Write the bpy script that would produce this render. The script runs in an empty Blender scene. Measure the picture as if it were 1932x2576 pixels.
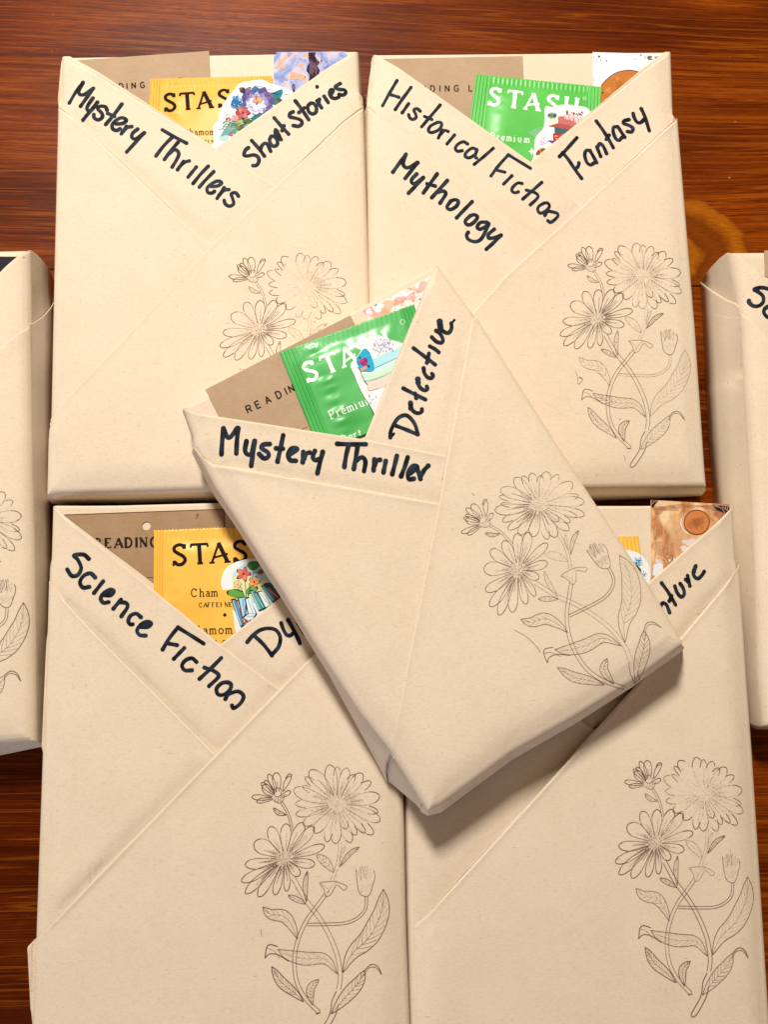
import bpy, bmesh, math, random
import numpy as np
from mathutils import Vector, Matrix, noise
from mathutils.bvhtree import BVHTree
from mathutils.geometry import tessellate_polygon, intersect_point_line

scene = bpy.context.scene
COL = scene.collection
rnd = random.Random(7)

# ------------------------------------------------------------------ camera
# photograph space: 1932 x 2576.  Focal length of a phone's main camera; the camera stands 0.36 m above the table.
F, CX, CY, HC = 1935.0, 966.0, 1288.0, 0.36
NAD = (850.0, 1550.0)                                   # where the plumb line meets the picture
zc = -Vector(((NAD[0]-CX)/F, -(NAD[1]-CY)/F, -1.0)).normalized()
xc = (Vector((1, 0, 0)) - Vector((1, 0, 0)).dot(zc)*zc).normalized()
yc = zc.cross(xc)
ROT = Matrix((xc, yc, zc))                              # camera vector -> world vector
EYE = Vector((0, 0, HC))
cam_d = bpy.data.cameras.new('camera'); cam = bpy.data.objects.new('camera', cam_d); COL.objects.link(cam)
cam.matrix_world = Matrix.Translation(EYE) @ ROT.to_4x4()
cam_d.sensor_fit = 'VERTICAL'; cam_d.sensor_height = 24.0; cam_d.lens = F*24.0/2576.0
cam_d.clip_start = 0.01; cam_d.clip_end = 50
scene.camera = cam

# ------------------------------------------------------------------ world, lamps, exposure
w = bpy.data.worlds.new('World'); scene.world = w; w.use_nodes = True
bg = w.node_tree.nodes['Background']; bg.inputs[0].default_value = (1.0, 0.68, 0.40, 1); bg.inputs[1].default_value = 0.20

def area(name, loc, tgt, sx, sy, power, col):
    l = bpy.data.lights.new(name, 'AREA'); l.shape = 'RECTANGLE'; l.size = sx; l.size_y = sy
    l.energy = power; l.color = col
    o = bpy.data.objects.new(name, l); COL.objects.link(o); o.location = loc
    o.rotation_euler = (Vector(tgt)-Vector(loc)).to_track_quat('-Z', 'Y').to_euler()
    return o
area('ceiling_lamp', (-0.19, 0.82, 0.97), (0.0, 0.0, 0), 0.18, 0.18, 20.4, (1.0, 0.95, 0.86))
area('window_light', (-0.6, -1.25, 0.30), (0, -0.1, 0), 0.7, 0.35, 6.5, (0.60, 0.72, 1.0))
scene.view_settings.view_transform = 'Standard'; scene.view_settings.look = 'None'
scene.view_settings.exposure = 0.04; scene.view_settings.gamma = 1.0

# ------------------------------------------------------------------ helpers
def ray(px, py):
    return ROT @ Vector(((px-CX)/F, -(py-CY)/F, -1.0))
def at(px, py, z):
    """point where the line of sight through photo pixel (px,py) meets the level z"""
    d = ray(px, py); t = (z-HC)/d.z
    return EYE + d*t
def px_of(p):
    v = ROT.transposed() @ (p-EYE)
    return (CX - F*v.x/v.z, CY + F*v.y/v.z)

def tagit(o, label=None, cat=None, group=None, kind=None):
    if label: o['label'] = label
    if cat: o['category'] = cat
    if group: o['group'] = group
    if kind: o['kind'] = kind
    return o
def empty(name, loc, label, cat, group=None):
    o = bpy.data.objects.new(name, None); COL.objects.link(o); o.location = loc; o.empty_display_size = 0.01
    return tagit(o, label, cat, group)
def mkobj(name, bm, mat, parent=None, smooth=True, solid=0.0, label=None):
    if parent is not None:
        bmesh.ops.translate(bm, verts=bm.verts, vec=-parent.location)
    me = bpy.data.meshes.new(name); bm.to_mesh(me); bm.free()
    for m in (mat if isinstance(mat, list) else [mat]): me.materials.append(m)
    if smooth:
        me.polygons.foreach_set('use_smooth', [True]*len(me.polygons))
    o = bpy.data.objects.new(name, me); COL.objects.link(o)
    if parent is not None: o.parent = parent
    if solid:
        md = o.modifiers.new('thickness', 'SOLIDIFY'); md.thickness = solid; md.offset = -1; md.use_even_offset = False
    if label: o['label'] = label
    return o

def seg_dist(p, a, b):
    ab = b-a; L = ab.length_squared
    t = 0 if L == 0 else max(0, min(1, (p-a).dot(ab)/L))
    return (p-(a+ab*t)).length, t
def smooth01(x):
    x = max(0.0, min(1.0, x)); return x*x*(3-2*x)

def catmull(pts, step, closed=False):
    if len(pts) == 2 and not closed:
        P = [np.array(p, float) for p in pts]
        n = max(1, int(np.linalg.norm(P[1]-P[0])/step))
        return [tuple(P[0]+(P[1]-P[0])*i/n) for i in range(n+1)]
    P = [np.array(p, float) for p in pts]; n = len(P); out = []
    rng = range(n) if closed else range(n-1)
    for i in rng:
        p1, p2 = P[i], P[(i+1) % n]
        p0 = P[(i-1) % n] if (closed or i > 0) else 2*p1-p2
        p3 = P[(i+2) % n] if (closed or i < n-2) else 2*p2-p1
        k = max(1, int(np.linalg.norm(p2-p1)/step))
        for j in range(k):
            t = j/k
            out.append(tuple(0.5*((2*p1)+(-p0+p2)*t+(2*p0-5*p1+4*p2-p3)*t*t+(-p0+3*p1-3*p2+p3)*t**3)))
    out.append(tuple(P[0] if closed else P[-1]))
    return out

# ------------------------------------------------------------------ materials
def newmat(name):
    m = bpy.data.materials.new(name); m.use_nodes = True
    nt = m.node_tree; b = nt.nodes['Principled BSDF']
    return m, nt, b
def N(nt, t, **kw):
    n = nt.nodes.new(t)
    for k, v in kw.items():
        if k in n.inputs: n.inputs[k].default_value = v
        else: setattr(n, k, v)
    return n
def ramp(nt, stops, interp='LINEAR'):
    r = nt.nodes.new('ShaderNodeValToRGB'); cr = r.color_ramp; cr.interpolation = interp
    while len(cr.elements) > 1: cr.elements.remove(cr.elements[-1])
    cr.elements[0].position = stops[0][0]; cr.elements[0].color = (*stops[0][1], 1)
    for p, c in stops[1:]:
        e = cr.elements.new(p); e.color = (*c, 1)
    return r
def mapping(nt, scale, rot=(0, 0, 0), loc=(0, 0, 0)):
    tc = nt.nodes.new('ShaderNodeTexCoord'); mp = nt.nodes.new('ShaderNodeMapping')
    mp.inputs['Scale'].default_value = scale; mp.inputs['Rotation'].default_value = rot; mp.inputs['Location'].default_value = loc
    nt.links.new(tc.outputs['Object'], mp.inputs[0]); return mp
def mixc(nt, fac, a, b, mode='MIX'):
    m = nt.nodes.new('ShaderNodeMix'); m.data_type = 'RGBA'; m.blend_type = mode
    for sock, v in ((0, fac), (6, a), (7, b)):
        if isinstance(v, (int, float)): m.inputs[sock].default_value = v
        elif isinstance(v, tuple): m.inputs[sock].default_value = (*v, 1)
        else: nt.links.new(v, m.inputs[sock])
    return m.outputs[2]

def paper_mat(name, c1, c2, fleck, rough=0.62, translucent=0.0):
    m, nt, b = newmat(name); L = nt.links
    mot = N(nt, 'ShaderNodeTexNoise', Scale=45.0, Detail=4.0, Roughness=0.65); L.new(mapping(nt, (1, 1, 1)).outputs[0], mot.inputs['Vector'])
    fine = N(nt, 'ShaderNodeTexNoise', Scale=1250.0, Detail=3.0, Roughness=0.75); L.new(mapping(nt, (0.45, 1, 1)).outputs[0], fine.inputs['Vector'])
    r1 = ramp(nt, [(0.36, c2), (0.64, c1)]); L.new(mot.outputs[0], r1.inputs[0])
    r2 = ramp(nt, [(0.28, (0.90, 0.89, 0.87)), (0.5, (0.99, 0.99, 0.985)), (0.75, (1.04, 1.04, 1.05))]); L.new(fine.outputs[0], r2.inputs[0])
    c = mixc(nt, 1.0, r1.outputs[0], r2.outputs[0], 'MULTIPLY')
    # rare fibres of two directions and tiny specks
    for sc, rt, th, seed in (((260, 1500, 300), 0.5, 0.757, 3), ((1500, 300, 300), 0.3, 0.762, 11)):
        f = N(nt, 'ShaderNodeTexNoise', Scale=1.0, Detail=1.0); L.new(mapping(nt, sc, (0, 0, rt), (seed, seed, 0)).outputs[0], f.inputs['Vector'])
        rr = ramp(nt, [(th-0.02, (0, 0, 0)), (th+0.03, (0.45, 0.45, 0.45))]); L.new(f.outputs[0], rr.inputs[0])
        c = mixc(nt, rr.outputs[0], c, fleck)
    v = N(nt, 'ShaderNodeTexVoronoi', Scale=26.0); L.new(mapping(nt, (1, 1, 1)).outputs[0], v.inputs['Vector'])
    rv = ramp(nt, [(0.0, (0.6, 0.6, 0.6)), (0.010, (0, 0, 0))]); L.new(v.outputs['Distance'], rv.inputs[0])
    c = mixc(nt, rv.outputs[0], c, fleck)
    L.new(c, b.inputs['Base Color']); b.inputs['Roughness'].default_value = rough
    b.inputs['Specular IOR Level'].default_value = 0.12
    b1 = N(nt, 'ShaderNodeBump', Strength=0.35, Distance=0.00012); L.new(fine.outputs[0], b1.inputs['Height'])
    b2 = N(nt, 'ShaderNodeBump', Strength=0.16, Distance=0.0009); L.new(mot.outputs[0], b2.inputs['Height']); L.new(b1.outputs[0], b2.inputs['Normal'])
    L.new(b2.outputs[0], b.inputs['Normal'])
    if translucent:
        out = nt.nodes['Material Output']; tr = nt.nodes.new('ShaderNodeBsdfTranslucent'); tr.inputs[0].default_value = (0.75, 0.5, 0.25, 1)
        mx = nt.nodes.new('ShaderNodeMixShader'); mx.inputs[0].default_value = translucent
        L.new(b.outputs[0], mx.inputs[1]); L.new(tr.outputs[0], mx.inputs[2]); L.new(mx.outputs[0], out.inputs[0])
    return m
PAPER = paper_mat('wrapping_paper', (0.735, 0.612, 0.476), (0.71, 0.588, 0.452), (0.36, 0.25, 0.15))
KRAFT = paper_mat('kraft_card', (0.46, 0.325, 0.215), (0.42, 0.29, 0.185), (0.20, 0.11, 0.05), 0.7)
KRAFT2 = paper_mat('kraft_card_dark', (0.38, 0.25, 0.15), (0.33, 0.205, 0.115), (0.15, 0.08, 0.04), 0.7)

def plain(name, col, rough=0.5, spec=0.5, coat=0.0):
    m, nt, b = newmat(name); b.inputs['Base Color'].default_value = (*col, 1)
    b.inputs['Roughness'].default_value = rough; b.inputs['Specular IOR Level'].default_value = spec
    b.inputs['Coat Weight'].default_value = coat
    return m
def marker_mat():
    m, nt, b = newmat('black_marker_ink'); L = nt.links
    n = N(nt, 'ShaderNodeTexNoise', Scale=260.0, Detail=2.0); L.new(mapping(nt, (1, 1, 1)).outputs[0], n.inputs['Vector'])
    r = ramp(nt, [(0.35, (0.006, 0.007, 0.011)), (0.7, (0.022, 0.036, 0.056))]); L.new(n.outputs[0], r.inputs[0])
    L.new(r.outputs[0], b.inputs['Base Color']); b.inputs['Roughness'].default_value = 0.6; b.inputs['Specular IOR Level'].default_value = 0.08
    return m
MARKER = marker_mat()
def ink_mat(name, gain, grain):
    """flat print: colour from the 'ink' attribute, its coverage in alpha, broken up by grain"""
    m, nt, b = newmat(name); L = nt.links
    a = nt.nodes.new('ShaderNodeVertexColor'); a.layer_name = 'ink'
    L.new(a.outputs[0], b.inputs['Base Color']); b.inputs['Roughness'].default_value = 0.6
    b.inputs['Specular IOR Level'].default_value = 0.03
    if grain:
        n = N(nt, 'ShaderNodeTexNoise', Scale=2600.0, Detail=2.0, Roughness=0.8); L.new(mapping(nt, (1, 1, 1)).outputs[0], n.inputs['Vector'])
        s = N(nt, 'ShaderNodeMath', operation='SUBTRACT'); L.new(a.outputs[1], s.inputs[0]); L.new(n.outputs[0], s.inputs[1])
        mu = N(nt, 'ShaderNodeMath', operation='MULTIPLY_ADD'); L.new(s.outputs[0], mu.inputs[0]); mu.inputs[1].default_value = 3.0; mu.inputs[2].default_value = 0.62
        cl = N(nt, 'ShaderNodeClamp'); L.new(mu.outputs[0], cl.inputs[0])
        g = N(nt, 'ShaderNodeMath', operation='MULTIPLY'); L.new(cl.outputs[0], g.inputs[0]); g.inputs[1].default_value = gain
        L.new(g.outputs[0], b.inputs['Alpha'])
    else:
        L.new(a.outputs[1], b.inputs['Alpha'])
    return m
STAMP = ink_mat('stamp_ink', 0.9, True)
PRINT = ink_mat('printed_colour', 1.0, False)

def foil_mat(name, c1, c2, coat=0.6, rough=0.27):
    m, nt, b = newmat(name); L = nt.links
    n = N(nt, 'ShaderNodeTexNoise', Scale=60.0, Detail=3.0); L.new(mapping(nt, (1, 1, 1)).outputs[0], n.inputs['Vector'])
    r = ramp(nt, [(0.35, c2), (0.65, c1)]); L.new(n.outputs[0], r.inputs[0]); L.new(r.outputs[0], b.inputs['Base Color'])
    b.inputs['Roughness'].default_value = rough; b.inputs['Coat Weight'].default_value = coat; b.inputs['Specular IOR Level'].default_value = coat*.8; b.inputs['Coat Roughness'].default_value = 0.22
    bp = N(nt, 'ShaderNodeBump', Strength=0.25, Distance=0.0006); L.new(n.outputs[0], bp.inputs['Height']); L.new(bp.outputs[0], b.inputs['Normal'])
    return m
YFOIL0 = foil_mat('matt_yellow_foil', (0.89, 0.46, 0.09), (0.87, 0.42, 0.07), .05, .50)
YFOIL = foil_mat('yellow_foil', (0.90, 0.52, 0.095), (0.88, 0.475, 0.075), .28, .34)
GFOIL = foil_mat('green_foil', (0.12, 0.52, 0.10), (0.09, 0.46, 0.075), .25, .36)
GFOIL2 = foil_mat('deep_green_foil', (0.11, 0.50, 0.14), (0.06, 0.40, 0.085), .35, .40)

def art_mat(name, stops, scale, stretch=(1, 1, 1), detail=5, distort=1.5, seed=0, rough=0.35):
    m, nt, b = newmat(name); L = nt.links
    n = N(nt, 'ShaderNodeTexNoise', Scale=scale, Detail=float(detail), Roughness=0.6, Distortion=distort)
    L.new(mapping(nt, stretch, (0, 0, 0), (seed, seed*2, 0)).outputs[0], n.inputs['Vector'])
    r = ramp(nt, stops); L.new(n.outputs[0], r.inputs[0])
    n2 = N(nt, 'ShaderNodeTexNoise', Scale=scale*5, Detail=4.0, Roughness=0.7); L.new(mapping(nt, (1, 1, 1)).outputs[0], n2.inputs['Vector'])
    r2 = ramp(nt, [(0.35, (0.82, 0.82, 0.85)), (0.6, (1, 1, 1))]); L.new(n2.outputs[0], r2.inputs[0])
    L.new(mixc(nt, 1.0, r.outputs[0], r2.outputs[0], 'MULTIPLY'), b.inputs['Base Color'])
    b.inputs['Roughness'].default_value = 0.6; b.inputs['Specular IOR Level'].default_value = 0.03
    return m
STICKER = plain('white_sticker_vinyl', (0.76, 0.80, 0.80), 0.5, .05)
WHITECARD = plain('white_card_stock', (0.76, 0.79, 0.82), 0.5, .05)
BLACKCARD = plain('black_card_stock', (0.010, 0.007, 0.014), 0.5, .15)
ART_BLUE = art_mat('blue_watercolour', [(0.28, (0.12, 0.19, 0.50)), (0.40, (0.26, 0.33, 0.62)), (0.50, (0.46, 0.48, 0.72)), (0.58, (0.58, 0.54, 0.68)), (0.66, (0.78, 0.45, 0.27)), (0.75, (0.45, 0.30, 0.45))], 75, seed=4)
ART_PLANET = art_mat('desert_watercolour', [(0.30, (0.40, 0.14, 0.05)), (0.42, (0.62, 0.30, 0.13)), (0.52, (0.78, 0.48, 0.25)), (0.66, (0.86, 0.64, 0.40))], 50, (1.6, 0.6, 1), 5, 2.2, 8)
ART_PEACH = art_mat('peach_watercolour', [(0.36, (0.80, 0.36, 0.28)), (0.45, (0.88, 0.58, 0.42)), (0.53, (0.90, 0.80, 0.74)), (0.62, (0.86, 0.84, 0.86))], 70, seed=2)

# ------------------------------------------------------------------ the wooden table
JOINT = at(1750, 720, 0).y
KNOT = at(1680, 640, 0)
def wood_mat():
    m, nt, b = newmat('stained_pine'); L = nt.links
    geo = nt.nodes.new('ShaderNodeNewGeometry')
    def mp(scale, loc=(0, 0, 0)):
        q = nt.nodes.new('ShaderNodeMapping'); q.inputs['Scale'].default_value = scale; q.inputs['Location'].default_value = loc
        L.new(geo.outputs['Position'], q.inputs[0]); return q.outputs[0]
    # long waves bend the grain
    wv = N(nt, 'ShaderNodeTexNoise', Scale=1.0, Detail=2.0); L.new(mp((5, 12, 1)), wv.inputs['Vector'])
    sep = nt.nodes.new('ShaderNodeSeparateXYZ'); L.new(geo.outputs['Position'], sep.inputs[0])
    sx, sy = sep.outputs[0], sep.outputs[1]
    def math_(op, a, b_=None, c=None):
        q = nt.nodes.new('ShaderNodeMath'); q.operation = op
        for i, v in enumerate((a, b_, c)):
            if v is None: continue
            if isinstance(v, (int, float)): q.inputs[i].default_value = v
            else: L.new(v, q.inputs[i])
        return q.outputs[0]
    # knot field: grain lines flow round a knot on the right
    dx = math_('MULTIPLY', math_('SUBTRACT', sx, KNOT.x), 0.72); dy = math_('SUBTRACT', sy, KNOT.y)
    rr = math_('SQRT', math_('ADD', math_('MULTIPLY', dx, dx), math_('MULTIPLY', dy, dy)))
    push = math_('MULTIPLY', math_('EXPONENT', math_('MULTIPLY', rr, -28.0)), 0.9)
    yy = math_('ADD', sy, math_('MULTIPLY', wv.outputs[0], 0.0045))
    yy = math_('ADD', yy, math_('MULTIPLY', math_('MULTIPLY', dy, push), 0.8))
    cmb = nt.nodes.new('ShaderNodeCombineXYZ'); L.new(math_('MULTIPLY', sx, 0.022), cmb.inputs[0]); L.new(yy, cmb.inputs[1])
    # growth rings: thin pale lines at uneven pitch
    ring = N(nt, 'ShaderNodeTexNoise', Scale=520.0, Detail=5.0, Roughness=0.72, Distortion=0.10); L.new(cmb.outputs[0], ring.inputs['Vector'])
    ringc = ramp(nt, [(0.28, (0.046, 0.0060, 0.0007)), (0.46, (0.100, 0.0150, 0.0008)), (0.60, (0.150, 0.0265, 0.0010)), (0.68, (0.20, 0.040, 0.0012)), (0.76, (0.32, 0.082, 0.003))])
    L.new(ring.outputs[0], ringc.inputs[0])
    # fine fibre streaks
    fib = N(nt, 'ShaderNodeTexNoise', Scale=1.0, Detail=4.0, Roughness=0.75); L.new(mp((150, 3600, 1)), fib.inputs['Vector'])
    fc = ramp(nt, [(0.32, (0.48, 0.42, 0.4)), (0.5, (1, 1, 1)), (0.68, (1.45, 1.62, 1.5))]); L.new(fib.outputs[0], fc.inputs[0])
    c = mixc(nt, 1.0, ringc.outputs[0], fc.outputs[0], 'MULTIPLY')
    # broad stain patches
    big = N(nt, 'ShaderNodeTexNoise', Scale=1.0, Detail=2.0); L.new(mp((4.5, 15, 1), (0.3, 0.1, 0)), big.inputs['Vector'])
    bc = ramp(nt, [(0.38, (0.62, 0.50, 0.45)), (0.62, (1.65, 1.75, 1.2))]); L.new(big.outputs[0], bc.inputs[0])
    c = mixc(nt, 1.0, c, bc.outputs[0], 'MULTIPLY')
    # thin pale and dark growth lines
    gl = N(nt, 'ShaderNodeTexNoise', Scale=210.0, Detail=1.5, Roughness=0.5); L.new(cmb.outputs[0], gl.inputs['Vector'])
    lp = ramp(nt, [(0.470, (0, 0, 0)), (0.500, (0.55, 0.55, 0.55)), (0.515, (0, 0, 0)), (0.60, (0, 0, 0)), (0.62, (0.45, 0.45, 0.45)), (0.632, (0, 0, 0))]); L.new(gl.outputs[0], lp.inputs[0])
    c = mixc(nt, lp.outputs[0], c, (0.28, 0.072, 0.004))
    ld = ramp(nt, [(0.41, (0, 0, 0)), (0.43, (0.6, 0.6, 0.6)), (0.445, (0, 0, 0)), (0.535, (0, 0, 0)), (0.55, (0.55, 0.55, 0.55)), (0.56, (0, 0, 0))]); L.new(gl.outputs[0], ld.inputs[0])
    c = mixc(nt, ld.outputs[0], c, (0.045, 0.006, 0.001))
    # the knot: nested pale rings, cut by the joint
    kn = N(nt, 'ShaderNodeTexNoise', Scale=55.0, Detail=6.0, Roughness=0.6); L.new(geo.outputs['Position'], kn.inputs['Vector'])
    rk = math_('ADD', rr, math_('MULTIPLY', math_('SUBTRACT', kn.outputs[0], 0.5), 0.011))
    kr = ramp(nt, [(0.0, (0.18, 0.045, 0.002)), (0.28, (0.30, 0.085, 0.003)), (0.34, (0.14, 0.028, 0.0015)), (0.44, (0.17, 0.038, 0.0015)), (0.54, (0.145, 0.030, 0.0015)), (0.68, (0.32, 0.090, 0.003)), (0.78, (0.27, 0.072, 0.003)), (0.82, (0.14, 0.026, 0.0012))])
    L.new(math_('MULTIPLY', rk, 1/0.040), kr.inputs[0])
    kcol = mixc(nt, 1.0, kr.outputs[0], fc.outputs[0], 'MULTIPLY')
    q_ = math_('DIVIDE', math_('SUBTRACT', 0.0335, rk), 0.003); q_.node.use_clamp = True
    mask = math_('MULTIPLY', q_, math_('GREATER_THAN', sy, JOINT))
    c = mixc(nt, mask, c, kcol)
    L.new(c, b.inputs['Base Color'])
    b.inputs['Specular IOR Level'].default_value = 0.07
    rg = ramp(nt, [(0.3, (0.46,)*3), (0.7, (0.30,)*3)]); L.new(fib.outputs[0], rg.inputs[0]); L.new(rg.outputs[0], b.inputs['Roughness'])
    bp = N(nt, 'ShaderNodeBump', Strength=0.12, Distance=0.0002); L.new(fib.outputs[0], bp.inputs['Height'])
    b2 = N(nt, 'ShaderNodeBump', Strength=0.12, Distance=0.0004); L.new(ring.outputs[0], b2.inputs['Height']); L.new(bp.outputs[0], b2.inputs['Normal'])
    L.new(b2.outputs[0], b.inputs['Normal'])
    return m
WOOD = wood_mat()
table = empty('wooden_table', (0, 0, 0), 'red-brown stained wooden table under all the wrapped books', 'table')
edges_y = [JOINT+0.185, JOINT, JOINT-0.190, JOINT-0.38]
edges_y = [JOINT+0.37] + edges_y
for i in range(len(edges_y)-1):
    y1, y0 = edges_y[i]-0.0002, edges_y[i+1]+0.0002
    bm = bmesh.new()
    bmesh.ops.create_cube(bm, size=1.0)
    for v in bm.verts:
        v.co = Vector((v.co.x*1.1, (y0+y1)/2+v.co.y*(y1-y0), -0.0125+v.co.z*0.025))
    bmesh.ops.bevel(bm, geom=[e for e in bm.edges if abs(e.verts[0].co.z) < 1e-6 and abs(e.verts[1].co.z) < 1e-6], offset=0.0005, segments=2, affect='EDGES')
    mkobj('plank', bm, WOOD, table, smooth=False)

# ------------------------------------------------------------------ surfaces to print on
class Ink:
    """thin flat print / ink strokes laid on given surfaces, following their relief"""
    def __init__(s, trees):
        s.trees = trees; s.bm = bmesh.new(); s.cl = s.bm.loops.layers.float_color.new('ink'); s.base = 0.00007; s.n = 0; s.inc = .002
    def hit(s, px, py, layer=0):
        d = ray(px, py).normalized(); best = None
        for t in s.trees:
            r = t.ray_cast(EYE, d)
            if r[0] is not None and (best is None or r[3] < best[3]): best = r
        if best is None: return None
        n = best[1] if best[1].z > 0 else -best[1]
        layer += s.n*s.inc
        return best[0]+n*(s.base+layer*0.000035), n
    def face(s, vs, col):
        try: f = s.bm.faces.new(vs)
        except ValueError: return
        for l in f.loops: l[s.cl] = col
    def stroke(s, pts, width, col, layer=0, closed=False, step=4.0, smooth=True, taper=0.0, cap=True, wf=None):
        if len(col) == 3: col = (*col, 1.0)
        s.n += 1
        P = catmull(pts, step, closed) if smooth else ([p for a, b in zip(pts[:-1], pts[1:]) for p in catmull([a, b], step)[:-1]]+[pts[-1]])
        run = []; L = len(P)
        def flush(run):
            if len(run) < 2: return
            prev = None
            for k, (p, n, i) in enumerate(run):
                a = run[max(0, k-1)][0]; b = run[min(len(run)-1, k+1)][0]
                t = (b-a)
                if t.length < 1e-9: continue
                t.normalize(); side = n.cross(t).normalized()
                ww = width*(p-EYE).length/F/2
                if wf: ww *= wf(i/(L-1))
                if taper:
                    u = i/(L-1); ww *= 1-taper*(abs(2*u-1)**3)
                v1 = s.bm.verts.new(p+side*ww); v2 = s.bm.verts.new(p-side*ww)
                if prev: s.face((prev[0], prev[1], v2, v1), col)
                elif cap: s.cap(p, -t, side, ww, v1, v2, n, col, False)
                prev = (v1, v2); last = (p, t, side, ww, v1, v2, n)
            if prev and cap: s.cap(last[0], last[1], last[2], last[3], last[4], last[5], last[6], col, True)
        for i, q in enumerate(P):
            h = s.hit(q[0], q[1], layer)
            if h is None or (run and (h[0]-run[-1][0]).length > 0.004+step*0.0006):
                flush(run); run = []
                if h is None: continue
            run.append((h[0], h[1], i))
        flush(run)
    def cap(s, p, t, side, ww, v1, v2, n, col, end):
        vs = []
        for k in range(1, 5):
            a = math.pi*k/5
            vs.append(s.bm.verts.new(p+side*ww*math.cos(a)+t*ww*math.sin(a)))
        s.face([v1]+vs+[v2], col)
    def poly(s, pts, col, layer=0, smooth=False, step=6.0):
        if len(col) == 3: col = (*col, 1.0)
        s.n += 1
        if smooth: pts = catmull(pts, step, True)[:-1]
        hs = [s.hit(x, y, layer) for x, y in pts]
        hs = [h[0] for h in hs if h is not None]
        if len(hs) < 3: return
        tris = tessellate_polygon([[Vector((h.x, h.y, 0)) for h in hs]])
        vs = [s.bm.verts.new(h) for h in hs]
        for t in tris: s.face([vs[i] for i in t], col)
    def blob(s, x, y, r, col, layer=0, n=10, jit=0.12, ry=None, rot=0.0):
        ry = ry or r; ph = rnd.random()*6
        pts = []
        for k in range(n):
            a = 2*math.pi*k/n; q = 1+jit*math.sin(3*a+ph)+jit*(rnd.random()-0.5)
            u, v = r*math.cos(a)*q, ry*math.sin(a)*q
            pts.append((x+u*math.cos(rot)-v*math.sin(rot), y+u*math.sin(rot)+v*math.cos(rot)))
        s.poly(pts, col, layer)
    def done(s, name, mat, parent, label=None):
        for f in s.bm.faces:
            f.normal_update()
            if f.normal.z < 0: f.normal_flip()
        return mkobj(name, s.bm, mat, parent, smooth=False, label=label)

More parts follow.
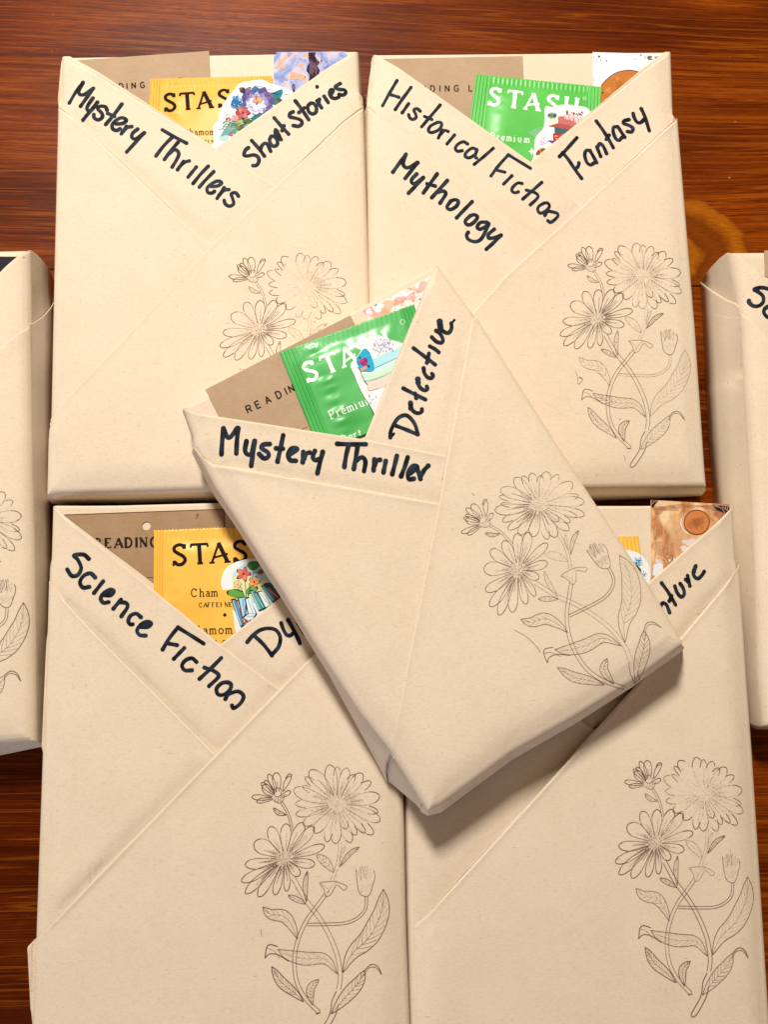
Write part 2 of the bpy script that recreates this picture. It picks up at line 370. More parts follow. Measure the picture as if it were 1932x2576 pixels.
# ------------------------------------------------------------------ wrapped books
class Book:
    def __init__(s, z0, T, top, base, r, seed, bump=0.002, und=0.00022, tops=(), rt=0.0012):
        s.tops, s.rt = set(tops), rt; s.roll, s.rw = 0.0, 0.0010
        s.z0, s.Z, s.r, s.seed, s.bump, s.und = z0, z0+T, r, seed, bump, und
        s.P = [at(x, y, s.Z-0.4*r) for x, y in top]
        s.P2 = [p.xy for p in s.P]; n = len(top)
        c = sum(s.P2, Vector((0, 0)))/n; s.c = c
        s.Q2 = []
        for i in range(n):
            if base.get(i): q = at(base[i][0], base[i][1], z0+0.002).xy
            else:
                q = s.P2[i] + (c-s.P2[i]).normalized()*0.0012
            s.Q2.append(q)
        s.trees = []
        s.n = n
    def edge(s, p):
        best = (9, 0, 0)
        for i in range(s.n):
            d, t = seg_dist(p, s.P2[i], s.P2[(i+1) % s.n])
            if d < best[0]: best = (d, i, t)
        return best
    def undul(s, p):
        v = Vector((p.x*22, p.y*22, s.seed*3.1)); return s.und*(noise.noise(v)+0.5*noise.noise(v*2.3))*2
    def z(s, p, lift, free, curl, cw, bump, dent=None):
        d1 = d2 = 9.0
        for i in range(s.n):
            q = seg_dist(p, s.P2[i], s.P2[(i+1) % s.n])[0]
            if i in s.tops: d1 = min(d1, q)
            else: d2 = min(d2, q)
        d = min(d1, d2); drop = 0
        for dd, r in ((d1, s.rt), (d2, s.r)):
            if dd < r: drop = max(drop, r-math.sqrt(max(0, r*r-(r-dd)**2)))
        z = s.Z+lift-drop+s.undul(p)*smooth01(d/0.012)
        z += bump*smooth01(d/0.011)
        if dent:
            for line, depth, wd in dent:
                dd = min(seg_dist(p, line[i], line[i+1])[0] for i in range(len(line)-1))
                z -= depth*max(0.0, 1-dd/(wd*1.35))**1.6*smooth01((d-0.003)/0.009)*(0.8+0.5*noise.noise(Vector((p.x*25, p.y*25, s.seed+9))))
        if free and curl:
            df = min(seg_dist(p, free[i], free[i+1])[0] for i in range(len(free)-1))
            k = smooth01(d/0.010)
            if df < s.rw and d > 0.0005: z -= s.roll*(1-math.sqrt(max(0, 1-((s.rw-df)/s.rw)**2)))*smooth01(d/0.0015)
            z += curl*math.exp(-(df/cw)**2)*(0.35+0.65*k)*(0.75+0.5*noise.noise(Vector((p.x*35, p.y*35, s.seed))))
        return z
    def sheet(s, name, pts, lift, root, free=None, curl=0.0, cw=0.006, bump=None, skirt=True, mat=None, thick=0.00022, body=False, label=None, grid=0.0045, skirt_out=0.0003, dent=None):
        if dent: dent = [([at(x, y, s.Z+0.001).xy for x, y in l], dp, wd) for l, dp, wd in dent]; grid = 0.003
        bump = s.bump if bump is None else bump
        lift = {.0005: .0006, .0009: .0011, .0013: .0018, .0018: .0026, .0019: .0027, .0015: .0018}.get(lift, lift)
        s.roll = 0.0005 if name == 'paper_band' else 0.0009
        if body: P = [p.copy() for p in s.P2]
        else:
            zz = s.Z+lift+bump*0.8
            P = []
            fr0 = [at(x, y, zz).xy for x, y in free] if free else None
            for x, y in pts:
                q = at(x, y, zz).xy
                for _ in range(4): q = at(x, y, s.z(q, lift, fr0, curl, cw, bump)).xy
                P.append(q)
        fr = []
        for x, y in (free or []):
            q = at(x, y, s.Z+lift+bump*0.8).xy
            for _ in range(4): q = at(x, y, s.z(q, lift, fr0, curl, cw, bump)).xy
            fr.append(q)
        fr = fr or None
        # snap points that lie on the rim
        if not body:
            for i in range(len(P)):
                p = at(pts[i][0], pts[i][1], s.Z-0.4*s.r).xy
                d, k, t = s.edge(p)
                if d < 0.0014:
                    P[i] = s.P2[k].lerp(s.P2[(k+1) % s.n], t)
                    dv, kv = min(((q-p).length, j) for j, q in enumerate(s.P2))
                    if dv < 0.0013: P[i] = s.P2[kv].copy()
            P = [p for i, p in enumerate(P) if (p-P[i-1]).length > 1e-5]
        bm = bmesh.new()
        vs = [bm.verts.new((p.x, p.y, 0)) for p in P]
        f = bm.faces.new(vs); f.normal_update()
        if f.normal.z < 0: bmesh.ops.reverse_faces(bm, faces=[f])
        bmesh.ops.triangulate(bm, faces=bm.faces[:])
        def cut(co, no):
            bmesh.ops.bisect_plane(bm, geom=bm.verts[:]+bm.edges[:]+bm.faces[:], plane_co=co, plane_no=no, dist=1e-6)
        ax = (s.P2[1]-s.P2[0]).normalized() if not fr else (fr[-1]-fr[0]).normalized()
        ay = Vector((-ax.y, ax.x))
        for a in (ax, ay):
            pr = [p.dot(a) for p in P]; k0 = math.floor(min(pr)/grid); k1 = math.ceil(max(pr)/grid)
            for k in range(k0, k1+1):
                cut((a.x*k*grid, a.y*k*grid, 0), (a.x, a.y, 0))
        for i in range(s.n):
            a, b = s.P2[i], s.P2[(i+1) % s.n]; L = (b-a).length
            if L < 0.012: continue
            d = (b-a)/L; nn = Vector((-d.y, d.x))
            if (s.c-a).dot(nn) < 0: nn = -nn
            for k in (0.08, 0.3, 0.6, 1.0):
                q = a+nn*s.r*k; cut((q.x, q.y, 0), (nn.x, nn.y, 0))
        if fr and curl:
            for i in range(len(fr)-1):
                d = (fr[i+1]-fr[i]).normalized(); nn = Vector((-d.y, d.x))
                for k in (.00012, .0003, .0006, .0010, .0016, .0026):
                    for sg in (1, -1):
                        q = fr[i]+nn*k*sg; cut((q.x, q.y, 0), (nn.x, nn.y, 0))
        bmesh.ops.remove_doubles(bm, verts=bm.verts, dist=2e-6)
        for v in bm.verts:
            p = v.co.xy; v.co.z = s.z(p, lift, fr, curl, cw, bump, dent)
        if skirt:
            rim = []
            for e in bm.edges:
                if len(e.link_faces) == 1:
                    da = [s.edge(v.co.xy)[0] for v in e.verts]; mid = (e.verts[0].co+e.verts[1].co)/2
                    if max(da) < 2e-5 and s.edge(mid.xy)[0] < 2e-5: rim.append(e)
            rows = [{}, {}, {}]
            def low(v, k):
                if v in rows[k]: return rows[k][v]
                d, i, t = s.edge(v.co.xy)
                q = s.Q2[i].lerp(s.Q2[(i+1) % s.n], t); p = v.co.xy
                dd = (s.P2[(i+1) % s.n]-s.P2[i]).normalized(); nn = Vector((dd.y, -dd.x))
                if (s.c-p).dot(nn) > 0: nn = -nn
                f_ = (0.25, 0.6, 1.0)[k]; z = v.co.z*(1-f_)+(s.z0+0.0008)*f_
                so = skirt_out if not body else 0.0
                out = nn*(so+(0.0009, 0.0011, 0.0)[k]*(1+0.8*noise.noise(Vector((p.x*30, p.y*30, s.seed)))))
                q2 = p.lerp(q, f_)+out
                rows[k][v] = bm.verts.new((q2.x, q2.y, z)); return rows[k][v]
            for e in rim:
                a, b = e.verts; A, B = a, b
                for k in range(3):
                    C_, D_ = low(a, k), low(b, k)
                    try: bm.faces.new((A, B, D_, C_))
                    except ValueError: pass
                    A, B = C_, D_
            bmesh.ops.recalc_face_normals(bm, faces=bm.faces)
            bm.faces.ensure_lookup_table()
            up = sum(f.normal.z*f.calc_area() for f in bm.faces)
            if up < 0: bmesh.ops.reverse_faces(bm, faces=bm.faces)
        bm.normal_update()
        s.trees.append(BVHTree.FromBMesh(bm))
        return mkobj(name, bm, mat or PAPER, root, solid=thick*(1.6 if name == 'paper_flap' else 1), label=label)

def flat_thing(name, corners, z, thick, mat, root, rounded=0.0, hole=None, seed=0, warp=0.0):
    """a card: outline given by photo points on level z, real thickness"""
    pts = [at(x, y, z+thick).xy for x, y in corners]
    bm = bmesh.new()
    vs = [bm.verts.new((p.x, p.y, z+thick)) for p in pts]
    f = bm.faces.new(vs); f.normal_update()
    if f.normal.z < 0: bmesh.ops.reverse_faces(bm, faces=[f])
    if rounded: bmesh.ops.bevel(bm, geom=bm.verts[:], offset=rounded, segments=4, affect='VERTICES')
    if hole:
        # cut a round hole: triangulated fill between outline and a circle
        outer = [v.co.copy() for v in bm.verts]; bm.free(); bm = bmesh.new()
        hc = at(hole[0], hole[1], z+thick); hr = hole[2]
        circ = [Vector((hc.x+hr*math.cos(a*math.pi/12), hc.y+hr*math.sin(a*math.pi/12), z+thick)) for a in range(24)]
        tr = tessellate_polygon([outer, circ]); al = outer+circ
        vv = [bm.verts.new(c) for c in al]
        for t in tr:
            q = bm.faces.new([vv[i] for i in t]); q.normal_update()
            if q.normal.z < 0: q.normal_flip()
    tree = BVHTree.FromBMesh(bm)
    r = bmesh.ops.extrude_face_region(bm, geom=bm.faces[:])
    for v in [g for g in r['geom'] if isinstance(g, bmesh.types.BMVert)]: v.co.z -= thick
    bmesh.ops.recalc_face_normals(bm, faces=bm.faces)
    o = mkobj(name, bm, mat, root, smooth=False)
    return o, tree

def packet(root, c, z, mat, seed, nu=90, nv=80, puff=0.001, topcrimp=True, teeth=True, side=0.085, top=0.075, wr=1.0, ridge=.00030, rib=.00011):
    """flat foil tea bag sachet: crimped ridges at its seals, a soft belly and wrinkles; c = four photo corners"""
    C4 = [at(x, y, z) for x, y in c]
    W = (C4[1]-C4[0]).length
    bm = bmesh.new(); g = []
    US = [side*k/48 for k in range(48)]+[side+(1-2*side)*k/170 for k in range(170)]+[1-side+side*k/48 for k in range(49)]; nu = len(US)-1
    def sm(a, b, x): return smooth01((x-a)/(b-a))
    for j in range(nv+1):
        row = []; v = (j/nv)
        for i in range(nu+1):
            u = US[i]
            p = C4[0].lerp(C4[1], u).lerp(C4[3].lerp(C4[2], u), v)
            es = min(u, 1-u); et = min(v, 1-v)
            inside = sm(side*0.9, side*2.4, es)*sm(top, top*2.6, et)
            zz = puff*inside*(0.75+0.25*math.sin(math.pi*u))
            # seals: ridges running along the sides, short ribs across the top
            if es < side: zz += ridge*math.sin(es/side*math.pi*2*4.5)*sm(0, 0.01, es)*sm(0, side*0.2, side-es)*1.0
            if et < top and es >= side*0.3 and topcrimp: zz += rib*math.sin(u*W/0.0011*math.pi)*sm(0, 0.012, et)*sm(0, 0.012, top-et)
            q = Vector((p.x*60+seed*7, p.y*60, seed))
            zz += wr*0.00050*noise.noise(q)*(0.15+0.85*inside)
            # wrinkles fan inwards from the left seal
            zz += wr*0.00038*math.exp(-((u-side*1.9)/0.05)**2)*noise.noise(Vector((u*3+seed, v*16, seed*2)))
            zz += wr*0.00030*math.exp(-((v-top*1.9)/0.06)**2)*noise.noise(Vector((u*14, v*3, seed*5+2)))
            if j == 0 and teeth:
                tth = 0.00035*(1 if (int(u*W/0.00075) % 2) else 0)
                d = (C4[3]-C4[0]).normalized(); p = p+d*tth
            row.append(bm.verts.new((p.x, p.y, z+0.0003+max(zz, -0.0002))))
        g.append(row)
    for j in range(nv):
        for i in range(nu):
            bm.faces.new((g[j][i], g[j+1][i], g[j+1][i+1], g[j][i+1]))
    bm.normal_update()
    if bm.faces[0:1] and sum(f.normal.z for f in bm.faces) < 0: bmesh.ops.reverse_faces(bm, faces=bm.faces)
    tree = BVHTree.FromBMesh(bm)
    o = mkobj('foil_wrapper', bm, mat, root, solid=0.00012)
    return o, tree

# ------------------------------------------------------------------ lettering
SANS = {'R': [[(0, 1), (0, 0), (.5, 0), (.62, .12), (.62, .38), (.5, .5), (0, .5)], [(.35, .5), (.66, 1)]],
        'E': [[(.6, 0), (0, 0), (0, 1), (.6, 1)], [(0, .48), (.52, .48)]],
        'A': [[(0, 1), (.36, 0), (.72, 1)], [(.13, .66), (.59, .66)]],
        'D': [[(0, 0), (0, 1), (.32, 1), (.58, .85), (.66, .5), (.58, .15), (.32, 0), (0, 0)]],
        'I': [[(0, 0), (0, 1)]],
        'N': [[(0, 1), (0, 0), (.62, 1), (.62, 0)]],
        'G': [[(.66, .2), (.5, .03), (.3, 0), (.08, .18), (0, .5), (.08, .82), (.3, 1), (.55, .97), (.68, .82), (.68, .55), (.38, .55)]],
        'L': [[(0, 0), (0, 1), (.52, 1)]],
        'O': [[(.36, 0), (.08, .15), (0, .5), (.08, .85), (.36, 1), (.64, .85), (.72, .5), (.64, .15), (.36, 0)]]}
# each serif stroke: (points, width factor); filled from thick/thin strokes plus wedge serifs
SER = {'S': [([(.60, .20), (.50, .04), (.30, .0), (.10, .10), (.08, .28), (.28, .44), (.50, .58), (.60, .78), (.44, .97), (.22, .99), (.04, .82)], 1.0), ([(.62, -.03), (.60, .22)], .7), ([(.02, .78), (.0, 1.05)], .7)],
       'T': [([(.42, .02), (.42, .98)], 1.15), ([(.0, .03), (.84, .03)], .8), ([(.02, .0), (-.02, .18)], .6), ([(.82, .0), (.86, .18)], .6), ([(.27, .99), (.57, .99)], .6)],
       'A': [([(.10, .97), (.50, .0)], .65), ([(.47, .0), (.88, .97)], 1.2), ([(-.04, .99), (.24, .99)], .55), ([(.72, .99), (1.05, .99)], .55), ([(.20, .74), (.50, .68), (.92, .58)], .6)],
       'H': [([(.1, 0), (.1, 1)], 1.1), ([(.72, 0), (.72, 1)], 1.1), ([(.1, .48), (.72, .48)], .6), ([(-.04, 0), (.24, 0)], .55), ([(.58, 0), (.86, 0)], .55), ([(-.04, 1), (.24, 1)], .55), ([(.58, 1), (.86, 1)], .55)],
       'R': [([(.12, 0), (.12, 1)], 1.2), ([(0, .01), (.42, .01), (.6, .14), (.6, .34), (.42, .5), (.14, .5)], .8), ([(.38, .5), (.72, .98), (.84, .98)], 1.1), ([(-.02, .99), (.28, .99)], .5)],
       'E': [([(.12, 0), (.12, 1)], 1.2), ([(0, .01), (.6, .01), (.6, .16)], .6), ([(.12, .48), (.46, .48)], .6), ([(0, .99), (.62, .99), (.64, .82)], .6)],
       'D': [([(.12, 0), (.12, 1)], 1.2), ([(0, .01), (.4, .01), (.68, .2), (.74, .5), (.66, .8), (.4, .99), (0, .99)], .9)],
       'I': [([(.12, 0), (.12, 1)], 1.2), ([(0, 0), (.24, 0)], .5), ([(0, 1), (.24, 1)], .5)],
       'N': [([(.1, 0), (.1, 1)], .6), ([(.08, .02), (.72, .98)], 1.2), ([(.72, 0), (.72, 1)], .6), ([(-.04, 0), (.14, 0)], .5), ([(-.02, 1), (.22, 1)], .5), ([(.6, 0), (.84, 0)], .5)],
       'G': [([(.66, .22), (.5, .03), (.34, 0), (.1, .2), (.04, .5), (.1, .8), (.36, 1), (.62, .95), (.68, .86), (.68, .58)], 1.0), ([(.56, .57), (.82, .57)], .5), ([(.66, 0), (.68, .24)], .6)],
       'C': [([(.62, .25), (.5, .05), (.32, 0), (.1, .2), (.03, .5), (.1, .82), (.32, 1), (.52, .96), (.66, .8)], .85), ([(.64, .0), (.63, .28)], .6)],
       'F': [([(.12, 0), (.12, 1)], .9), ([(0, .01), (.58, .01), (.58, .16)], .7), ([(.12, .48), (.44, .48)], .7), ([(0, .99), (.26, .99)], .7)],
       'P': [([(.12, 0), (.12, 1)], .9), ([(0, .01), (.42, .01), (.6, .15), (.6, .36), (.42, .52), (.14, .52)], .8), ([(-.02, .99), (.3, .99)], .7)],
       'h': [([(.1, 0), (.1, 1)], .9), ([(-.02, .01), (.1, .01)], .7), ([(.1, .5), (.25, .38), (.42, .42), (.46, .58), (.46, 1)], .9), ([(-.02, .99), (.22, .99)], .7), ([(.34, .99), (.6, .99)], .7)],
       'a': [([(.1, .46), (.22, .37), (.4, .4), (.44, .55), (.44, .9), (.5, .99), (.58, .99)], .9), ([(.44, .6), (.2, .65), (.08, .8), (.14, .97), (.3, .98), (.44, .84)], .8)],
       'm': [([(.1, .38), (.1, 1)], .9), ([(-.02, .39), (.1, .39)], .7), ([(.1, .5), (.24, .38), (.36, .42), (.4, .56), (.4, 1)], .9), ([(.4, .5), (.54, .38), (.68, .42), (.72, .56), (.72, 1)], .9), ([(-.02, .99), (.22, .99)], .7), ([(.3, .99), (.5, .99)], .7), ([(.62, .99), (.84, .99)], .7)],
       'o': [([(.3, .37), (.1, .48), (.05, .68), (.12, .9), (.3, 1), (.48, .9), (.55, .68), (.5, .48), (.3, .37)], .85)],
       'n': [([(.1, .38), (.1, 1)], .9), ([(-.02, .39), (.1, .39)], .7), ([(.1, .5), (.25, .38), (.42, .42), (.46, .58), (.46, 1)], .9), ([(-.02, .99), (.22, .99)], .7), ([(.34, .99), (.6, .99)], .7)],
       'r': [([(.1, .38), (.1, 1)], .9), ([(-.02, .39), (.1, .39)], .7), ([(.1, .58), (.2, .44), (.36, .38), (.42, .44)], .8), ([(-.02, .99), (.26, .99)], .7)],
       'e': [([(.06, .66), (.5, .66), (.46, .46), (.28, .37), (.1, .48), (.05, .68), (.12, .9), (.3, 1), (.52, .9)], .8)],
       'i': [([(.1, .38), (.1, 1)], .9), ([(-.02, .39), (.1, .39)], .7), ([(-.02, .99), (.22, .99)], .7), ([(.09, .12), (.1, .16)], 1.3)],
       'u': [([(.1, .38), (.1, .85), (.2, .99), (.36, .95), (.46, .82)], .9), ([(-.02, .39), (.1, .39)], .7), ([(.46, .38), (.46, .99), (.58, .99)], .9), ([(.34, .39), (.46, .39)], .7)],
       't': [([(.18, .16), (.18, .85), (.28, .99), (.42, .93)], .9), ([(.02, .39), (.4, .39)], .7)],
       'l': [([(.1, 0), (.1, 1)], .9), ([(-.02, .01), (.1, .01)], .7), ([(-.02, .99), (.22, .99)], .7)],
       'H2': []}
ADV = {'S': .82, 'T': .98, 'A': 1.08, 'H': 1.0, 'C': .82, 'F': .78, 'E': .82, 'I': .42, 'N': 1.0, 'P': .75, 'h': .7, 'a': .68, 'm': .94, 'o': .68, 'n': .7, 'r': .52, 'e': .64, 'i': .34, 'u': .7, 't': .5, 'l': .34, 'R': .9, 'D': .92, 'G': .95, ' ': .4}
def text(ink, s, bx, by, h, ang, font, width, col, adv=None, slant=0.0, layer=0, xs=None, aspect=1.0):
    """baseline start (bx,by) in photo px, cap height h, direction ang in degrees (down-right positive)"""
    ca, sa = math.cos(math.radians(ang)), math.sin(math.radians(ang)); x = 0.0
    for k, ch in enumerate(s):
        if xs: x = xs[k]/h
        if ch != ' ':
            for st in font[ch]:
                pts, wfac = st if font is SER else (st, 1.0)
                q = []
                for (u, v) in pts:
                    X = (x+u*aspect)*h; Y = (v-1)*h
                    q.append((bx+X*ca-Y*sa, by+X*sa+Y*ca))
                ink.stroke(q, width*wfac*(1.15 if font is SER else 1.35), col, layer=layer, step=2.5, smooth=(font is SER and len(q) > 3), cap=False)
        x += (adv if adv else ADV.get(ch, .7)*1.06)*(1 if adv else aspect)

# ------------------------------------------------------------------ the daisy stamp (drawn once in its own frame)
def stamp_strokes():
    S = []            # (points, width, tone)
    def line(p, w=4.2, t=0.75): S.append((p, w, t))
    def petal(cx, cy, tx, ty, wd, inner=0.2, part=0.0, tone=0.7, lines=2, seed=0):
        r_ = random.Random(seed*31+int(tx)); dx, dy = tx-cx, ty-cy; L = math.hypot(dx, dy); ux, uy = dx/L, dy/L; nx, ny = -uy, ux
        bend = (r_.random()-.5)*0.06*L
        prof = [(inner, .30), (.40, .66), (.60, .93), (.76, 1.0), (.89, .80), (.97, .42), (1.0, 0)]
        def pt(t, sd):
            b = bend*math.sin(math.pi*t)
            return (cx+ux*L*t+nx*(sd*wd/2+b), cy+uy*L*t+ny*(sd*wd/2+b))
        pr = [q for q in prof if q[0] >= part]
        a = [pt(t, w_) for t, w_ in pr]; b = [pt(t, -w_) for t, w_ in reversed(pr[:-1])]
        tip = a[-3:]+b[:3]
        line(a+b, 3.8, tone); line(tip, 4.6, min(1, tone+0.25))
        for k in range(lines):
            o = (r_.random()-.5)*0.7
            t0, t1 = inner+0.05+r_.random()*.1, 0.45+r_.random()*.3
            if part: continue
            line([pt(t0, o*.5), pt((t0+t1)/2, o*.8), pt(t1, o)], 2.6, tone-0.15)
    C = (925, 405)
    back = [(665, 190, 50), (645, 252, 40), (920, 128, 60), (1058, 196, 60), (1190, 258, 64), (1250, 490, 60), (1080, 650, 60), (1150, 640, 50), (590, 385, 60), (845, 688, 66), (1000, 600, 60)]
    front = [(703, 143, 96), (855, 112, 92), (1000, 142, 76), (1120, 192, 90), (1260, 374, 96), (1266, 556, 84), (1214, 654, 74), (1036, 704, 74), (915, 704, 84), (745, 612, 84), (655, 548, 76), (596, 466, 62), (578, 277, 92)]
    for i, (x, y, wd) in enumerate(back): petal(*C, x, y, wd, part=.74, tone=.55, seed=i)
    for i, (x, y, wd) in enumerate(front): petal(*C, x, y, wd, tone=.55, lines=4, seed=i+20)
    C2 = (515, 790)
    for i, (x, y, wd) in enumerate([(272, 655, 110), (392, 545, 84), (522, 530, 84), (655, 530, 84), (742, 566, 80), (828, 715, 66), (752, 850, 70), (632, 925, 66), (535, 1035, 50), (440, 1056, 62), (312, 1060, 76), (208, 1030, 72), (176, 938, 74), (202, 815, 78)]):
        petal(*C2, x, y, wd, tone=.72, lines=3, seed=i+50)
    r_ = random.Random(5)
    for (c, rx, ry) in ((C, 92, 62), (C2, 62, 52)):
        for k in range(330):
            a = r_.random()*6.283; q = math.sqrt(r_.random())*(1.0 if k < 230 else 1.35); x, y = c[0]+rx*q*math.cos(a), c[1]+ry*q*math.sin(a)
            S.append(([(x-1.4, y), (x+1.6, y+1)], 3.4, .42+.3*r_.random()))
        for k in range(64):
            a = k/64*6.283+r_.random()*.08; q0, q1 = .95+.2*r_.random(), 1.5+r_.random()*.9
            line([(c[0]+rx*q0*math.cos(a), c[1]+ry*q0*math.sin(a)), (c[0]+rx*q1*math.cos(a), c[1]+ry*q1*math.sin(a))], 2.3, .48)
    # the little half-open flower
    B = (452, 335)
    for i, (x, y, wd) in enumerate([(374, 150, 44), (345, 196, 34), (320, 212, 40), (434, 142, 66), (330, 232, 62), (552, 290, 34), (246, 312, 40), (284, 350, 36)]):
        petal(*B, x, y, wd, inner=.25, tone=.88, lines=1, seed=i+90)
    line([(490, 290), (500, 220), (530, 180), (556, 178), (545, 215), (515, 262), (495, 285)], 4.2, .9); line([(510, 190), (535, 160), (562, 166), (556, 178)], 5, 1)
    line([(415, 285), (425, 262), (450, 258), (472, 262), (480, 290), (465, 320), (430, 318), (415, 285)], 3.4, .75)
    line([(405, 330), (425, 355), (460, 372), (490, 360), (505, 320)], 3.6, .8)
    for k in range(5): line([(425+k*15, 325), (435+k*11, 365)], 2.6, .6)
    def tube(p, w_, tone=.72):
        P = [np.array(q, float) for q in catmull(p, 18)]
        for sg in (1, -1):
            q = []
            for i in range(len(P)):
                t = P[min(i+1, len(P)-1)]-P[max(i-1, 0)]; t = t/np.linalg.norm(t)
                q.append(tuple(P[i]+sg*w_/2*np.array((-t[1], t[0]))))
            line(q[::2]+[q[-1]], 3.8, tone)
    tube([(482, 368), (530, 445), (556, 520), (568, 590)], 17)
    tube([(948, 690), (948, 780), (925, 890), (888, 980)], 24, .55)
    tube([(842, 1078), (760, 1180), (690, 1270), (630, 1400), (605, 1540), (622, 1700), (690, 1830), (805, 1950)], 28)
    tube([(585, 940), (680, 1100), (800, 1255), (885, 1400), (945, 1550), (968, 1700), (955, 1790)], 32)
    tube([(1166, 1112), (1160, 1200), (1110, 1262), (1010, 1300), (850, 1300), (700, 1292)], 20)
    line([(780, 1958), (815, 1950)], 6, 1)
    line([(940, 1800), (905, 1870), (885, 1975), (805, 2105), (845, 2112), (930, 1985), (955, 1900)], 4.6, .95)
    # bud
    line([(1080, 905), (1090, 1000), (1108, 1080), (1150, 1112), (1190, 1102), (1218, 1025), (1232, 970), (1222, 925)], 4, .75)
    for k in range(7):
        x = 1084+k*19+r_.random()*7; h = 866+abs(k-3)*11+r_.random()*26
        line([(x+4-(k-3)*1.5, 960+r_.random()*40), (x-2, h+44), (x+6, h), (x+12, h+40), (x+9-(k-3)*1.5, 950+r_.random()*50)], 2.8, .35+r_.random()*.35)
    for k in range(14): line([(1098+k*8.8, 1006+r_.random()*18), (1102+k*8.0, 1046+r_.random()*22)], 2.4, .45)
    line([(1112, 1085), (1150, 1066), (1188, 1085)], 2.8, .5)
    def leaf(mid, wd, veins=6, tone=.78, skew=0.0):
        P = [np.array(q, float) for q in catmull(mid, 12)]; n = len(P); A, Bq = [], []
        nrm = []
        for i in range(n):
            t = P[min(i+1, n-1)]-P[max(i-1, 0)]; t = t/np.linalg.norm(t); nv = np.array((-t[1], t[0])); u = i/(n-1)
            k = (math.sin(math.pi*min(1, u**0.85))**0.85 if 0 < u < 1 else 0)
            nrm.append((nv, k)); A.append(tuple(P[i]+nv*wd/2*k*(1+skew))); Bq.append(tuple(P[i]-nv*wd/2*k*(1-skew)))
        st = max(1, n//9)
        for E in (A, Bq): line(E[::st]+[E[-1]], 4.2, tone)
        line([tuple(q) for q in P[::st]]+[tuple(P[-1])], 2.6, tone-.18)
        for k in range(veins):
            i = int(n*(.2+.65*k/veins)); j = max(0, i-int(n*.14)); nv, kk = nrm[j]
            for sg, sk in ((1, 1+skew), (-1, 1-skew)):
                e = P[j]+sg*nv*wd/2*kk*sk*.9; m_ = (P[i]+e)/2+(P[i]-P[j])*.08
                line([tuple(P[i]), tuple(m_), tuple(e)], 2.5, tone-.22)
    leaf([(347, 1138), (410, 1195), (520, 1222), (590, 1310), (625, 1395)], 88)
    leaf([(1298, 1068), (1285, 1240), (1190, 1420), (1060, 1530), (985, 1668)], 150, 9)
    leaf([(470, 1460), (560, 1510), (700, 1545), (850, 1560), (945, 1675)], 96, 8)
    line([(372, 1520), (382, 1445), (410, 1422), (470, 1440)], 5, .95); line([(372, 1520), (405, 1492), (470, 1500), (560, 1555)], 4.6, .9); line([(385, 1445), (440, 1470), (490, 1530)], 3, .7)
    leaf([(425, 1585), (500, 1700), (600, 1785), (682, 1862)], 74, 8, .88)
    leaf([(800, 1705), (735, 1770), (750, 1892)], 62, 6, .85)
    leaf([(1160, 1660), (1110, 1750), (1010, 1850), (900, 1965)], 104, 8, .8)
    line([(1295, 1702), (1262, 1640), (1210, 1622), (1160, 1660)], 4.6, .92); line([(1295, 1702), (1250, 1650), (1195, 1646), (1150, 1700)], 4, .8)
    leaf([(695, 895), (680, 1000), (692, 1125)], 36, 2); leaf([(545, 1065), (610, 1098), (690, 1140)], 38, 3)
    leaf([(765, 778), (840, 838), (905, 918)], 64, 4, .6); leaf([(1105, 742), (1025, 790), (950, 880)], 34, 2, .68); leaf([(995, 718), (962, 790), (950, 850)], 22, 1, .5)
    leaf([(418, 405), (460, 445), (522, 465)], 32, 2, .85)
    line([(792, 990), (850, 984), (930, 990), (1010, 1030), (985, 1055), (955, 1030), (925, 1015), (880, 1084), (842, 1092), (828, 1040), (792, 990)], 3.8, .7)
    line([(792, 990), (860, 1040), (845, 1085)], 2.6, .5); line([(930, 990), (880, 1030), (860, 1075)], 2.6, .5)
    return S
STAMP_LINES = stamp_strokes()

def homography(src, dst, kind):
    src, dst = np.array(src, float), np.array(dst, float)
    if kind == 'sim':
        A, B = [], []
        for (x, y), (u, v) in zip(src, dst):
            A += [[x, -y, 1, 0], [y, x, 0, 1]]; B += [u, v]
        a, b, c, d = np.linalg.lstsq(np.array(A), np.array(B), rcond=None)[0]
        return np.array([[a, -b, c], [b, a, d], [0, 0, 1]])
    if kind == 'aff':
        A = np.c_[src, np.ones(len(src))]; M = np.linalg.lstsq(A, dst, rcond=None)[0].T
        return np.vstack([M, [0, 0, 1]])
    s1, s2 = 1000.0, 1000.0; A = []
    for (x, y), (u, v) in zip(src/s1, dst/s2):
        A += [[x, y, 1, 0, 0, 0, -u*x, -u*y, -u], [0, 0, 0, x, y, 1, -v*x, -v*y, -v]]
    H = np.linalg.svd(np.array(A))[2][-1].reshape(3, 3)
    return np.diag([s2, s2, 1]) @ H @ np.diag([1/s1, 1/s1, 1])
def put_stamp(book, root, H, extra=(), tone_gain=1.0, label=None):
    ink = Ink(book.trees); ink.inc = .0006
    def m(p):
        v = H @ np.array((p[0], p[1], 1.0)); return (v[0]/v[2], v[1]/v[2])
    sc = math.sqrt(abs(np.linalg.det(H[:2, :2]/H[2, 2])))
    for pts, w_, t in STAMP_LINES:
        k = 0.5+0.5*noise.noise(Vector((pts[0][0]*.004, pts[0][1]*.004, book.seed*5)))
        t2 = max(.12, min(1.0, (t+(k-.5)*.75)*tone_gain))
        ink.stroke([m(p) for p in pts], w_*sc*1.4, (0.14+.13*(1-t2), 0.075+.11*(1-t2), 0.052+.09*(1-t2), .11+t2*.56), step=3.2, cap=False)
    for pts in extra: ink.stroke(pts, 1.1, (0.12, 0.08, 0.06, .8), cap=False)
    return ink.done('flower_stamp', STAMP, root, label)

